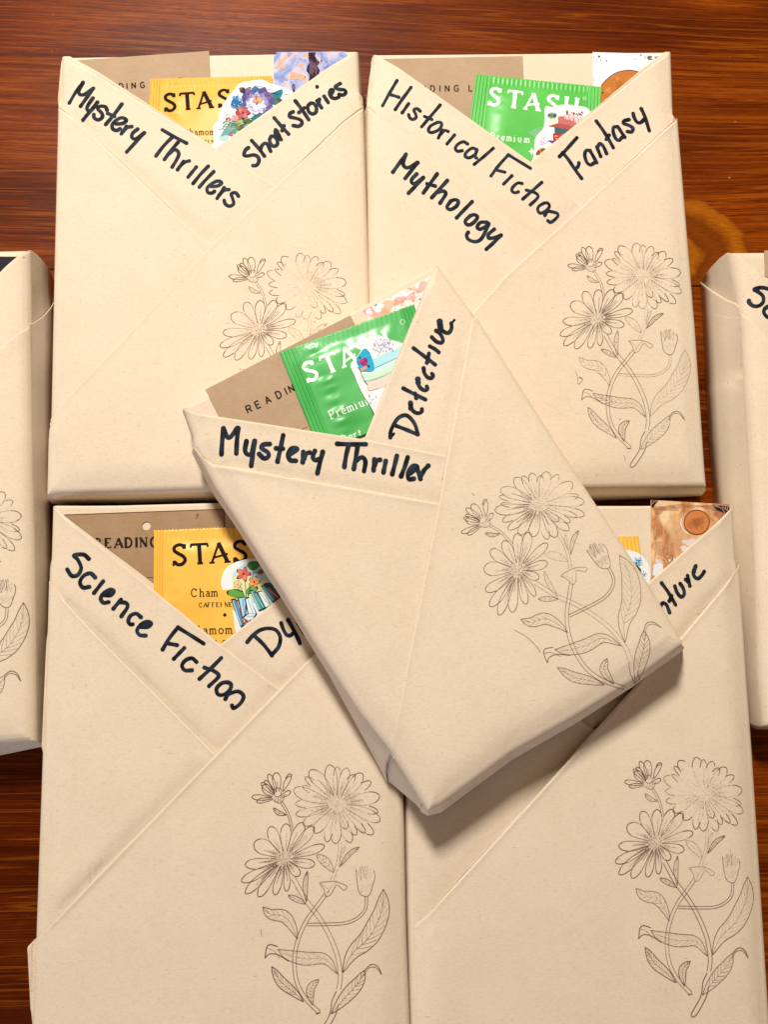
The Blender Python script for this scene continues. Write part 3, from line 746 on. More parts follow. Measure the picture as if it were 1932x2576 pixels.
def write(book, root, ox, oy, sc, width, strokes, label, dots=()):
    ink = Ink(book.trees); ink.base = 0.0001
    for st in strokes:
        wd = width
        if isinstance(st[0], (int, float)): wd, st = st[0], st[1]
        pts = [(ox+x/sc, oy+y/sc) for x, y in st]
        ph = rnd.random()*6
        ink.stroke(pts, wd/sc*1.02, (0, 0, 0), step=2.0, wf=lambda u, ph=ph: 1+.06*math.sin(u*9+ph)+.10*(abs(2*u-1)**6))
    for x, y, r in dots: ink.blob(ox+x/sc, oy+y/sc, r/sc, (0, 0, 0), jit=.04, n=14)
    return ink.done('handwriting', MARKER, root, label)

G_BOOK = 'gift books wrapped in brown paper with handwritten genres'
G_TEA = 'tea sachets tucked in the paper pockets'
G_CARD = 'reading log cards tucked in the paper pockets'
G_ART = 'painted bookmarks tucked in the paper pockets'
G_STK = 'cut-out stickers tucked in the paper pockets'
T0 = 0.024
def book_root(b, label):
    return empty('wrapped_book', (b.c.x, b.c.y, b.z0), label, 'wrapped book', G_BOOK)
def lifts(b): return b
BLACK = (0.018, 0.012, 0.012); INKBR = (0.03, 0.018, 0.014)

# ================================================================== 1. upper left book
tl = Book(0, T0, [(155, 148), (687, 139), (902, 132), (906, 234), (913, 241), (926, 644), (930, 800), (933, 1232), (534, 1236), (168, 1247), (121, 1252), (123, 1095), (129, 1072), (138, 644), (147, 272), (153, 266)],
          {7: (934, 1256), 8: (553, 1262), 9: (152, 1272), 10: (135, 1266)}, 0.0030, 1, tops=(0, 1))
r_ = book_root(tl, 'paper-wrapped book marked Mystery Thrillers and Short Stories, at the upper left')
tl.sheet('wrapping', None, 0, r_, body=True, bump=0, thick=0, grid=0.006)
tl.sheet('paper_band', [(902, 132), (874, 140), (539, 373), (520, 395), (620, 455), (692, 500), (790, 440), (911, 285), (906, 236)], .0005, r_, free=[(874, 140), (539, 373)], curl=.0003, cw=.002)
tl.sheet('paper_band', [(155, 149), (175, 153), (539, 370), (693, 468), (720, 490), (560, 660), (400, 560), (145, 310), (147, 271)], .0009, r_, free=[(175, 153), (539, 370), (693, 468)], curl=.0003, cw=.002, dent=[([(147, 272), (200, 312), (517, 610)], .0012, .0045), ([(693, 468), (540, 608)], .0007, .0035)])
tl.sheet('paper_flap', [(147, 272), (200, 312), (320, 420), (527, 619), (560, 640), (470, 800), (280, 1000), (123, 1150), (123, 1095), (129, 1072), (138, 644)], .0013, r_, free=[(147, 272), (200, 312), (527, 619)], curl=.0004, cw=.002)
tl.sheet('paper_flap', [(912, 274), (693, 468), (527, 620), (424, 733), (300, 862), (122, 1060), (121, 1253), (168, 1248), (534, 1237), (933, 1233), (930, 800), (926, 644)], .0018, r_, free=[(912, 274), (693, 468), (527, 620), (300, 862), (122, 1060)], curl=.0003, cw=.0016)
TA = (140, 180, 3.318)
write(tl, r_, *TA, 26, [
    [(112, 262), (160, 180), (225, 92)], [(225, 92), (192, 160), (200, 192), (240, 190), (312, 140)], [(312, 140), (255, 220), (205, 290)],
    [(308, 222), (268, 280), (258, 315), (285, 330), (315, 300), (345, 256)], [(347, 256), (290, 325), (225, 405)],
    [(426, 322), (412, 295), (368, 290), (348, 310), (382, 348), (386, 382), (352, 404), (318, 385), (316, 358)],
    [(550, 272), (480, 365), (415, 442)], [(432, 350), (488, 374)],
    [(505, 438), (560, 432), (588, 405), (550, 386), (500, 408), (470, 445), (475, 480), (508, 492), (534, 478)],
    [(588, 458), (545, 520)], [(556, 504), (595, 468), (633, 460)],
    [(682, 480), (640, 515), (634, 550), (668, 562), (735, 512)], [(738, 512), (665, 590), (590, 672)],
    [(888, 487), (980, 540), (1090, 598)], [(975, 545), (900, 620), (835, 705)],
    [(1020, 590), (960, 660), (905, 735)], [(940, 690), (995, 652), (1026, 685), (1008, 735), (970, 798)],
    [(1066, 750), (1015, 820)], [(1030, 798), (1070, 760), (1113, 746)],
    [(1172, 797), (1103, 882)], [(1272, 790), (1205, 860), (1145, 935)], [(1318, 835), (1250, 905), (1197, 965)],
    [(1296, 960), (1350, 955), (1384, 930), (1352, 914), (1298, 938), (1262, 975), (1270, 1010), (1303, 1014), (1324, 1000)],
    [(1405, 970), (1345, 1060)], [(1362, 1032), (1405, 992), (1445, 985)],
    [(1524, 1040), (1500, 1012), (1464, 1022), (1476, 1062), (1484, 1103), (1450, 1124), (1414, 1105), (1405, 1075)]],
    'Mystery Thrillers in black marker')
TB = (590, 190, 5.53)
write(tl, r_, *TB, 46, [
    [(190, 1005), (148, 1040), (128, 1105), (170, 1120), (270, 1106), (328, 1140), (336, 1200), (300, 1250), (252, 1254)],
    [(235, 905), (330, 1010), (412, 1120)], [(356, 1040), (375, 982), (420, 942), (462, 968), (500, 1055)],
    [(510, 845), (485, 890), (500, 950), (545, 985), (592, 960), (590, 900), (552, 850), (510, 845)],
    [(570, 755), (562, 795), (605, 850), (645, 892)], [(590, 775), (640, 885)], [(550, 590), (640, 695), (750, 815)], [(685, 700), (660, 768)],
    [(812, 505), (770, 530), (768, 575), (840, 592), (918, 620), (936, 668), (890, 706), (815, 697)],
    [(845, 355), (940, 480), (1030, 615)], [(970, 450), (895, 515)],
    [(1060, 385), (1018, 425), (1030, 500), (1080, 535), (1130, 510), (1136, 445), (1100, 390), (1060, 385)],
    [(1148, 352), (1172, 395), (1210, 450)], [(1180, 330), (1168, 400)], [(1245, 290), (1300, 375)],
    [(1350, 245), (1372, 205), (1342, 195), (1320, 240), (1345, 300), (1400, 320), (1450, 300)], [(1350, 200), (1340, 280)],
    [(1470, 112), (1402, 155), (1440, 190), (1530, 202), (1545, 242), (1508, 272), (1455, 265)]],
    'Short Stories in black marker', dots=[(1147, 158, 28)])
Htl = homography([(243, 325), (925, 400), (178, 935), (1258, 372), (418, 405), (315, 1060), (347, 1140)],
                 [(520+x/4.1475, 600+y/4.1475) for x, y in [(225, 405), (1040, 505), (137, 1115), (1458, 440), (435, 505), (300, 1270), (340, 1362)]], 'aff')
put_stamp(tl, r_, Htl, tone_gain=.88)

def place(z, b, c):  # root position of a thing lying on book b
    x = sum(p[0] for p in c)/len(c); y = sum(p[1] for p in c)/len(c); q = at(x, y, z); return (q.x, q.y, z)

# reading log, bookmark, tea, sticker of the upper left book
c = [(172, 153), (525, 128), (546, 470), (200, 440)]
r_ = empty('reading_log_card', place(tl.Z, tl, c), 'kraft reading log card behind the yellow tea sachet, upper left book', 'card', G_CARD)
_, tr = flat_thing('card', c, tl.Z+.0001, .0003, KRAFT, r_)
ink = Ink([tr]); text(ink, 'READING', 254, 227.5, 14.2, -3.6, SANS, 2.0, INKBR, xs=[0, 19, 34, 46, 65, 77.5, 99]); ink.stroke([(449, 197), (456, 196)], 2.2, INKBR)
ink.done('printed_text', PRINT, r_)
c = [(688.4, 131), (873, 129.5), (884, 400), (690, 430)]
r_ = empty('bookmark', place(tl.Z, tl, c), 'blue and lilac watercolour bookmark with a dark streak in the upper left book', 'bookmark', G_ART)
_, tr = flat_thing('card', c, tl.Z+.0001, .0004, ART_BLUE, r_, rounded=.0012)
ink = Ink([tr]); D3 = lambda x, y: (340+x/2.765, 100+y/2.765)
ink.poly([D3(*p) for p in [(1205, 88), (1255, 88), (1250, 112), (1265, 140), (1282, 155), (1268, 185), (1285, 215), (1268, 262), (1262, 300), (1205, 305), (1212, 250), (1190, 215), (1196, 185), (1212, 160), (1202, 120)]], (0.035, 0.014, 0.030))
for k in range(9): ink.stroke([D3(1215+k*6, 120+rnd.random()*60), D3(1212+k*7, 200+rnd.random()*60)], 1.0, (0.22, 0.14, 0.2), layer=1)
for x, y, r in [(1370, 160, 3), (1368, 150, 2), (1150, 132, 4), (1330, 155, 4), (1395, 200, 3), (1440, 110, 3), (1295, 150, 6), (1180, 260, 5), (1140, 255, 3)]: ink.blob(*D3(x, y), r/2.765, (.06, .05, .10))
for x, y, rx, ry in [(1110, 245, 45, 20), (1100, 265, 30, 14), (1155, 180, 20, 16), (1020, 190, 28, 12), (1005, 160, 14, 12), (1180, 108, 26, 14), (1160, 270, 24, 12)]: ink.blob(*D3(x, y), rx/2.765, (.86, .48, .28, .75), ry=ry/2.765, jit=.3)
for k in range(26): ink.blob(*D3(975+rnd.random()*480, 95+rnd.random()*230), 3+rnd.random()*5, rnd.choice([(.45, .5, .78, .5), (.55, .56, .76, .5), (.30, .36, .66, .45), (.72, .62, .72, .5)]), layer=-.5, jit=.4)
ink.stroke([D3(1106, 375), D3(1094, 335), D3(1098, 310), D3(1106, 315), D3(1107, 340), D3(1106, 375)], 2.6, (.03, .02, .04), layer=1)
ink.done('painted_picture', PRINT, r_)
c = [(378, 199), (684, 191), (700, 480), (366, 470)]
r_ = empty('tea_sachet', place(tl.Z, tl, c), 'yellow foil tea sachet behind the flower sticker of the upper left book', 'tea sachet', G_TEA)
_, tr = packet(r_, c, tl.Z+.0006, YFOIL0, 1, side=.10)
ink = Ink([tr]); text(ink, 'STASH', 415, 279.5, 42, -4.2, SER, 6.4, BLACK, xs=[0, 40, 80, 136, 180])
text(ink, 'Chamomile', 461, 340.5, 16, -1, SER, 2.0, BLACK, xs=[0, 16, 27, 38.5, 54, 66, 84, 90, 96])
text(ink, 'CAFFEINE', 484, 361, 8.5, -1, SER, 1.4, BLACK, adv=.92)
ink.done('printed_text', PRINT, r_)
sk = [(540, 600), (570, 568), (590, 490), (640, 405), (690, 345), (722, 305), (800, 286), (880, 278), (932, 300), (1000, 322), (1060, 345), (1100, 382), (1010, 480), (800, 640), (640, 760), (575, 765), (535, 740), (548, 690)]
c = [D3(*p) for p in sk]
r_ = empty('sticker', place(tl.Z, tl, c), 'white-edged sticker of a lilac peony on the yellow sachet, upper left book', 'sticker', G_STK)
_, tr = flat_thing('backing', catmull(c, 5, True)[:-1], tl.Z+.0020, .00018, STICKER, r_)
ink = Ink([tr])
def petals(ink, cx, cy, r, n, cols, layer, px=1.0, sq=.8, rot=0.0):
    for k in range(n):
        a = rot+2*math.pi*k/n; ink.blob(cx+r*.55*math.cos(a), cy+r*.55*math.sin(a)*sq, r*.52, cols[k % len(cols)], layer, 9, .12, ry=r*.34, rot=a)
q = 1/2.765
for x, y, rx, ry, a, col in [(750, 355, 30, 18, .6, (.16, .13, .09)), (785, 345, 24, 14, -.7, (.30, .18, .16)), (850, 350, 22, 16, 1, (.35, .22, .20)), (900, 375, 60, 24, .5, (.13, .22, .12)), (960, 395, 46, 26, .4, (.10, .20, .13)),
                           (985, 385, 48, 30, -.5, (.02, .20, .25)), (1000, 430, 56, 20, .3, (.10, .07, .06)), (960, 430, 44, 26, .2, (.06, .18, .16)), (700, 440, 36, 40, 0, (.03, .14, .34)), (850, 540, 50, 22, -.4, (.02, .18, .20)),
                           (760, 590, 60, 30, -.5, (.07, .13, .04)), (700, 600, 60, 28, -.4, (.14, .22, .08)), (650, 640, 60, 34, -.5, (.16, .34, .34)), (620, 690, 34, 26, 0, (.40, .62, .62)), (730, 570, 30, 20, 0, (.40, .42, .12))]:
    ink.blob(*D3(x, y), rx*q, col, 0, 12, .18, ry=ry*q, rot=a)
for k in range(70):
    a = rnd.random()*6.28; rr = 20+rnd.random()*30; ink.blob(*D3(702+rr*math.cos(a)*.8, 438+rr*math.sin(a)), 4*q, rnd.choice([(.05, .25, .55), (.30, .55, .80), (.02, .08, .28)]), 1, 6)
for k in range(40): ink.blob(*D3(700+rnd.random()*330, 345+rnd.random()*270), (8+rnd.random()*14)*q, rnd.choice([(.02, .07, .06), (.02, .12, .15), (.05, .03, .06), (.08, .14, .05), (.04, .05, .14)]), .5, 8, .4)
petals(ink, *D3(850, 430), 112*q, 11, [(.10, .09, .28), (.20, .12, .30), (.08, .14, .34)], 2)
petals(ink, *D3(848, 440), 78*q, 10, [(.34, .32, .56), (.48, .46, .66), (.26, .28, .54)], 3, rot=.3)
petals(ink, *D3(836, 462), 66*q, 9, [(.78, .76, .84), (.66, .66, .80)], 4, rot=.1)
def rim(cx, cy, r, n, col, layer, rot=0.0, w=.8):
    for k in range(n):
        a = rot+2*math.pi*k/n; p = [(cx+(r*.62+r*.42*math.cos(t))*math.cos(a)-r*.34*math.sin(t)*math.sin(a), cy+((r*.62+r*.42*math.cos(t))*math.sin(a)+r*.34*math.sin(t)*math.cos(a))*.8) for t in [-1.5+j*.5 for j in range(7)]]
        ink.stroke(p, w, col, layer, cap=False)
rim(*D3(850, 430), 100*q, 11, (.05, .04, .14), 3.2, .2); rim(*D3(848, 440), 76*q, 10, (.16, .13, .34), 4.2, .5); rim(*D3(840, 462), 52*q, 9, (.36, .34, .55), 5.2, .3); rim(*D3(748, 510), 46*q, 6, (.22, .03, .05), 5.2)
petals(ink, *D3(850, 425), 34*q, 7, [(.50, .26, .22), (.62, .38, .28), (.34, .14, .14)], 5)
petals(ink, *D3(862, 418), 18*q, 5, [(.75, .42, .08)], 6)
petals(ink, *D3(748, 510), 52*q, 6, [(.42, .07, .08), (.60, .20, .18), (.50, .12, .13)], 4); ink.blob(*D3(748, 510), 9*q, (.16, .03, .03), 5)
petals(ink, *D3(700, 545), 32*q, 5, [(.72, .30, .30)], 3); petals(ink, *D3(645, 556), 20*q, 5, [(.45, .05, .06)], 3); petals(ink, *D3(668, 664), 12*q, 5, [(.6, .08, .10)], 3); ink.blob(*D3(574, 750), 6*q, (.30, .03, .04), 2)
for k in range(34):
    x, y = 600+rnd.random()*160, 560+rnd.random()*130; ink.stroke([D3(x, y), D3(x+16, y-14), D3(x+40, y-18)], 1.2, rnd.choice([(.2, .35, .18), (.45, .62, .55), (.12, .25, .22), (.60, .72, .60)]), 4)
for x, y in [(740, 330), (860, 322), (930, 345), (1050, 380), (640, 520), (600, 620)]: ink.stroke([D3(x-20, y+8), D3(x, y), D3(x+24, y+6)], .9, (.20, .24, .26), 1)
ink.done('printed_picture', PRINT, r_)

# ================================================================== 2. upper right book
tr_ = Book(0, T0, [(937, 141), (1313, 138), (1689, 134), (1694, 290), (1701, 297), (1726, 600), (1745, 832), (1769, 1183), (1773, 1230), (1475, 1233), (1200, 1236), (932, 1240), (926, 700), (922, 267), (928, 260)],
           {8: (1763, 1246), 9: (1500, 1263), 10: (1200, 1262), 11: (934, 1262)}, 0.0030, 2, tops=(0, 1))
b = tr_
r_ = book_root(b, 'paper-wrapped book marked Historical Fiction, Mythology and Fantasy')
b.sheet('wrapping', None, 0, r_, body=True, bump=0, thick=0, grid=0.006)
b.sheet('paper_band', [(1689, 134), (1674, 139), (1335, 407), (1310, 430), (1400, 505), (1462, 552), (1560, 490), (1700, 310), (1694, 291)], .0005, r_, free=[(1674, 139), (1335, 407)], curl=.0003, cw=.002)
b.sheet('paper_band', [(938, 142), (965, 148), (1335, 406), (1463, 519), (1490, 540), (1380, 660), (1200, 570), (922, 320), (922, 268)], .0009, r_, free=[(965, 148), (1335, 406), (1463, 519)], curl=.0003, cw=.002, dent=[([(922, 273), (962, 302), (1344, 616)], .0009, .004), ([(1450, 530), (1366, 612)], .0008, .004)])
b.sheet('paper_flap', [(922, 273), (962, 302), (1354, 624), (1400, 650), (1300, 860), (1000, 1130), (930, 1160), (926, 700)], .0013, r_, free=[(922, 273), (962, 302), (1354, 624)], curl=.0003, cw=.002)
b.sheet('paper_flap', [(1700, 304), (1463, 521), (1273, 693), (1150, 830), (928, 1080), (932, 1240), (1200, 1236), (1475, 1233), (1773, 1231), (1769, 1183), (1745, 832), (1726, 600)], .0018, r_, free=[(1700, 304), (1463, 521), (1273, 693), (928, 1080)], curl=.0003, cw=.0016)
TC = (940, 180, 3.318)
write(b, r_, *TC, 24, [
    [(195, 75), (130, 185), (75, 285)], [(125, 190), (165, 200), (210, 215)], [(312, 132), (240, 230), (180, 318)],
    [(292, 268), (238, 345)], [(388, 330), (362, 310), (335, 322), (350, 355), (354, 385), (325, 400), (300, 385), (292, 360)],
    [(555, 280), (470, 380), (400, 462)], [(425, 375), (485, 400)],
    [(530, 425), (475, 455), (457, 492), (485, 510), (540, 488), (568, 450), (560, 426), (530, 425)],
    [(572, 488), (540, 555)], [(553, 532), (590, 492), (622, 500)], [(675, 530), (612, 605)],
    [(785, 605), (750, 586), (705, 606), (682, 640), (700, 665), (740, 660)],
    [(862, 652), (820, 640), (772, 678), (765, 708), (800, 720), (848, 690), (862, 655)], [(862, 655), (848, 710), (860, 722)],
    [(1000, 640), (920, 710), (840, 775)],
    [(1125, 695), (1310, 808)], [(1125, 695), (1040, 790), (980, 872)], [(1035, 825), (1095, 840)], [(1155, 870), (1085, 940)],
    [(1240, 935), (1205, 930), (1165, 962), (1155, 995), (1180, 1012), (1210, 1004)],
    [(1405, 925), (1320, 1000), (1245, 1065)], [(1275, 990), (1340, 1008), (1372, 1032), (1365, 1060), (1308, 1113)],
    [(1425, 1098), (1385, 1120), (1370, 1152), (1390, 1182), (1432, 1168), (1468, 1128), (1455, 1098), (1425, 1098)],
    [(1458, 1160), (1430, 1202)], [(1462, 1165), (1530, 1182), (1536, 1212), (1482, 1258), (1455, 1245)]], 'Historical Fiction in black marker')
write(b, r_, *TC, 29, [
    [(270, 690), (160, 840)], [(270, 690), (246, 765), (265, 800), (300, 798), (365, 760)], [(368, 760), (262, 893)],
    [(360, 855), (318, 900), (320, 930), (350, 932), (415, 885)], [(415, 885), (350, 955), (290, 1016)],
    [(530, 855), (415, 1013)], [(445, 937), (513, 956)], [(615, 910), (485, 1053)], [(535, 1008), (580, 998), (602, 1022), (555, 1098)],
    [(645, 1080), (612, 1130), (640, 1152), (690, 1125), (708, 1085), (680, 1070), (645, 1080)],
    [(822, 1087), (750, 1160), (692, 1222)],
    [(805, 1205), (765, 1248), (785, 1280), (830, 1265), (868, 1215), (840, 1195), (805, 1205)],
    [(945, 1258), (892, 1260), (865, 1298), (890, 1316), (940, 1290), (960, 1268)], [(962, 1272), (905, 1388), (850, 1420), (790, 1400), (777, 1365), (790, 1342)],
    [(1008, 1316), (960, 1358), (962, 1390), (1000, 1388), (1062, 1368)], [(1064, 1366), (1000, 1430), (940, 1484)]], 'Mythology in black marker')
write(b, r_, 1380, 250, 5.925, 47, [
    [(425, 572), (320, 690), (220, 800), (165, 852)], [(215, 795), (165, 855)], [(225, 808), (300, 900), (400, 1050), (495, 1178)], [(415, 1030), (448, 990), (455, 948)],
    [(620, 762), (562, 765), (543, 840), (575, 940), (630, 978), (680, 948)], [(620, 762), (670, 850), (722, 945)],
    [(722, 710), (780, 850)], [(735, 705), (770, 660), (820, 702), (868, 808)], [(715, 325), (800, 440), (890, 580), (968, 720)], [(905, 535), (862, 598)],
    [(1032, 408), (972, 418), (970, 500), (1010, 590), (1055, 612), (1095, 570)], [(1036, 408), (1090, 490), (1138, 565)],
    [(1202, 302), (1130, 322), (1122, 360), (1200, 388), (1262, 430), (1240, 485), (1180, 480)],
    [(1265, 212), (1282, 275), (1325, 342), (1380, 345), (1425, 300)], [(1385, 140), (1440, 260), (1505, 468)]], 'Fantasy in black marker')
K = lambda x, y: (1360+x/3.567, 580+y/3.567)
Htr = homography([(0, 0), (1000, 0), (0, 1000), (1000, 1000)], [K(0, 0), K(1000, 0), K(0, 1000), K(1000, 1000)], 'aff')
put_stamp(b, r_, Htr, extra=[[K(318, 1265), K(335, 1330), K(340, 1380), K(380, 1335), K(345, 1310)], [K(345, 1320), K(380, 1330)], [K(750, 2015), K(765, 2060)], [K(705, 1695), K(725, 1690)]])
D4 = lambda x, y: (1100+x/2.37, 100+y/2.37)
c = [(950, 144), (1315.5, 140), (1326, 480), (960, 470)]
r_ = empty('reading_log_card', place(b.Z, b, c), 'kraft reading log card behind the green tea sachet, upper right book', 'card', G_CARD)
_, tr = flat_thing('card', [(966, 148), (1315.5, 141), (1330, 460), (1100, 300)], b.Z+.0001, .0003, KRAFT, r_)
ink = Ink([tr]); text(ink, 'READING LOG', 1026, 231.8, 15.2, -.9, SANS, 2.0, INKBR, xs=[0, 19, 38, 57.5, 81, 94.5, 117, 140, 154.5, 172, 192]); ink.done('printed_text', PRINT, r_)
c = [(1491.6, 131), (1677, 136.5), (1690, 400), (1500, 420)]
r_ = empty('bookmark', place(b.Z, b, c), 'white bookmark with an orange moon and paint splashes, upper right book', 'bookmark', G_ART)
_, tr = flat_thing('card', [(1491.6, 131), (1677, 136.5), (1672, 200), (1600, 330), (1497, 330)], b.Z+.0001, .0003, WHITECARD, r_)
ink = Ink([tr])
ink.poly([D4(*p) for p in [(958, 420), (965, 330), (985, 270), (1045, 215), (1100, 192), (1160, 186), (1215, 196), (1260, 225), (1280, 300), (1200, 400), (1060, 480)]], (.50, .17, .035), smooth=True)
for k in range(26):
    a, rr = rnd.random()*6.28, rnd.random()**.5*95; x, y = 1110+rr*math.cos(a), 300+rr*math.sin(a)*.95
    ink.blob(*D4(x, y), (10+rnd.random()*26)/2.37, rnd.choice([(.66, .30, .09, .5), (.78, .42, .16, .45), (.36, .11, .02, .4), (.55, .20, .05, .5)]), 1, 10, .35)
ink.stroke([D4(975, 300), D4(985, 265), D4(1045, 210), D4(1100, 188), D4(1160, 183), D4(1225, 198)], 1.6, (.20, .06, .01), 2)
ink.poly([D4(*p) for p in [(1295, 82), (1345, 84), (1340, 120), (1300, 175), (1240, 215), (1245, 190), (1232, 165), (1262, 150), (1270, 135), (1300, 120)]], (.34, .27, .32), smooth=True)
ink.poly([D4(*p) for p in [(1345, 82), (1372, 84), (1365, 105), (1345, 122)]], (.02, .012, .015)); ink.poly([D4(*p) for p in [(1250, 105), (1262, 95), (1285, 98), (1275, 112), (1290, 118), (1262, 122)]], (.20, .13, .13), smooth=True)
for x, y, r, col in [(966, 100, 6, (.01, .01, .05)), (1011, 127, 4, (.02, .03, .2)), (976, 122, 3, (.02, .03, .2)), (950, 128, 3, (.02, .03, .2)), (936, 104, 3, (.02, .03, .2)), (988, 317, 5, (.02, .02, .05)), (1215, 92, 7, (.25, .4, .65)), (1240, 98, 8, (.5, .62, .8)), (1185, 158, 4, (.3, .45, .75)), (1137, 172, 3, (.2, .35, .6)), (1180, 108, 10, (.65, .72, .85)), (1160, 130, 6, (.7, .76, .86)), (1078, 85, 3, (.3, .4, .6)), (1314, 114, 4, (.02, .01, .03)), (936, 240, 3, (.2, .2, .4)), (1210, 175, 3, (.2, .3, .6))]:
    ink.blob(*D4(x, y), r/2.37, col, 1)
ink.done('painted_picture', PRINT, r_)
c = [(1198, 187), (1514, 219), (1500, 520), (1160, 470)]
r_ = empty('tea_sachet', place(b.Z, b, c), 'bright green foil tea sachet in the upper right book, behind a blossom sticker', 'tea sachet', G_TEA)
_, tr = packet(r_, c, b.Z+.0006, GFOIL, 2, side=.12, wr=.7)
WH = (.88, .92, .86)
ink = Ink([tr]); text(ink, 'STASH', 1229, 263, 42, 7.0, SER, 6.4, WH, xs=[0, 46, 89, 146, 190]); ink.stroke([(1471+3.6*math.cos(a*.6), 247.7+3.6*math.sin(a*.6)) for a in range(11)], .9, WH)
text(ink, 'Premium', 1233, 350.5, 16.5, 5.2, SER, 2.2, WH, xs=[0, 16.5, 28, 41, 60, 70, 86])
ink.poly([(1338, 372), (1341, 379), (1347, 381), (1341, 384), (1338, 391), (1335, 384), (1329, 381), (1335, 379)], WH)
ink.poly([(1328, 334), (1352, 322), (1372, 320), (1372, 352), (1345, 346)], (.35, .62, .40, .5))
ink.done('printed_text', PRINT, r_)
sk = [(640, 420), (652, 395), (690, 402), (735, 388), (800, 392), (880, 400), (908, 420), (918, 455), (830, 560), (700, 680), (570, 745), (563, 735), (575, 690), (580, 640), (582, 600), (600, 565), (632, 530), (642, 470)]
c = [D4(*p) for p in sk]
r_ = empty('sticker', place(b.Z, b, c), 'sticker of stacked red and teal books with pink blossoms, upper right book', 'sticker', G_STK)
_, tr = flat_thing('backing', catmull(c, 5, True)[:-1], b.Z+.0020, .00018, STICKER, r_)
ink = Ink([tr])
def PL(m, pts, col, layer=0, smooth=False): ink.poly([m(*p) for p in pts], col, layer, smooth)
PL(D4, [(668, 480), (720, 465), (722, 500), (662, 515)], (.84, .74, .60)); PL(D4, [(720, 458), (760, 455), (850, 478), (862, 505), (825, 528), (722, 500)], (.52, .16, .14), 1)
PL(D4, [(662, 515), (722, 498), (830, 520), (838, 545), (700, 522)], (.40, .10, .09), 2); PL(D4, [(700, 524), (790, 535), (770, 562), (700, 560)], (.06, .12, .14), 2)
PL(D4, [(664, 560), (700, 556), (700, 602), (664, 600)], (.86, .80, .74), 1); PL(D4, [(690, 558), (760, 566), (735, 600), (692, 604)], (.48, .04, .035), 2); PL(D4, [(662, 600), (705, 606), (716, 618), (700, 630), (664, 606)], (.10, .06, .50), 2); PL(D4, [(664, 608), (700, 622), (680, 645), (655, 640)], (.86, .82, .78), 1)
PL(D4, [(668, 640), (690, 650), (672, 662)], (.20, .08, .30), 2)
for x, y in [(705, 575), (715, 576), (738, 580), (728, 590), (710, 590)]: ink.blob(*D4(x, y), 1.4, (.85, .7, .6), 3, 6)
for x, y, r in [(772, 462, 16), (800, 470, 15), (822, 462, 18), (848, 476, 14), (830, 484, 14), (862, 470, 10), (790, 452, 10)]: petals(ink, *D4(x, y), r*1.15/2.37, 5, [(.86, .44, .46), (.90, .62, .62), (.80, .32, .38)], 3)
for x, y, r in [(815, 440, 7), (775, 432, 7), (850, 445, 6), (862, 432, 5), (775, 425, 4)]: ink.blob(*D4(x, y), r/2.37, (.45, .05, .08), 4)
for k in range(16): ink.blob(*D4(770+rnd.random()*100, 436+rnd.random()*16), 1.3, (.05, .05, .04), 4, 6)
for k in range(14): a = k/14*6.28; ink.stroke([D4(686, 452), D4(686+26*math.cos(a), 452+18*math.sin(a))], 1.9, rnd.choice([(.06, .14, .09), (.20, .32, .22)]), 2)
for k in range(30): ink.blob(*D4(612+rnd.random()*44, 575+rnd.random()*50), 1.2+rnd.random()*1.5, rnd.choice([(.62, .45, .78), (.80, .66, .85), (.40, .25, .62), (.90, .70, .74)]), 2, 7)
for k in range(18): a = math.pi+k/17*math.pi; ink.stroke([D4(632, 685), D4(632+40*math.cos(a), 685+40*math.sin(a)*.9)], 2.4, rnd.choice([(.30, .06, .02), (.48, .20, .04), (.18, .14, .03)]), 3)
for k in range(12): ink.blob(*D4(612+rnd.random()*44, 650+rnd.random()*40), 2.2, rnd.choice([(.60, .28, .04), (.28, .05, .03)]), 4, 7)
ink.done('printed_picture', PRINT, r_)

# ================================================================== 3. lower left book
bl = Book(0, T0, [(133, 1273), (293, 1272), (563, 1265), (965, 1260), (1000, 1700), (1015, 2011), (1022, 2352), (1031, 2576), (1040, 2760), (82, 2760), (84, 2576), (92, 2355), (108, 1900), (111, 1875), (121, 1561), (125, 1419), (129, 1407)], {}, 0.0028, 3, bump=.003, tops=(0, 1, 2))
b = bl
r_ = book_root(b, 'paper-wrapped book marked Science Fiction at the lower left, partly under the middle book')
b.sheet('wrapping', None, 0, r_, body=True, bump=0, thick=0, grid=0.006)
b.sheet('paper_band', [(962, 1262), (707, 1501), (553, 1622), (530, 1650), (640, 1720), (703, 1766), (800, 1690), (980, 1440)], .0005, r_, free=[(930, 1300), (707, 1501), (553, 1622)], curl=.0003, cw=.002, dent=[([(615, 1668), (700, 1731)], .0007, .004), ([(794, 1641), (715, 1722)], .0010, .0045)])
b.sheet('paper_band', [(134, 1274), (138, 1277), (553, 1621), (703, 1733), (730, 1750), (560, 1950), (380, 1800), (122, 1500), (125, 1420), (129, 1407)], .0009, r_, free=[(138, 1277), (553, 1621), (703, 1733)], curl=.0003, cw=.002, dent=[([(131, 1462), (160, 1508), (250, 1605), (535, 1889)], .0020, .0040), ([(690, 1745), (560, 1880)], .0010, .004)])
b.sheet('paper_flap', [(126, 1419), (131, 1462), (160, 1508), (250, 1605), (543, 1897), (570, 1930), (400, 2130), (93, 2420), (108, 1900), (121, 1561)], .0013, r_, bump=.0024, free=[(126, 1419), (131, 1462), (160, 1508), (250, 1605), (543, 1897)], curl=.0004, cw=.0014, dent=[([(500, 1940), (330, 2115), (130, 2322)], .0020, .0042)])
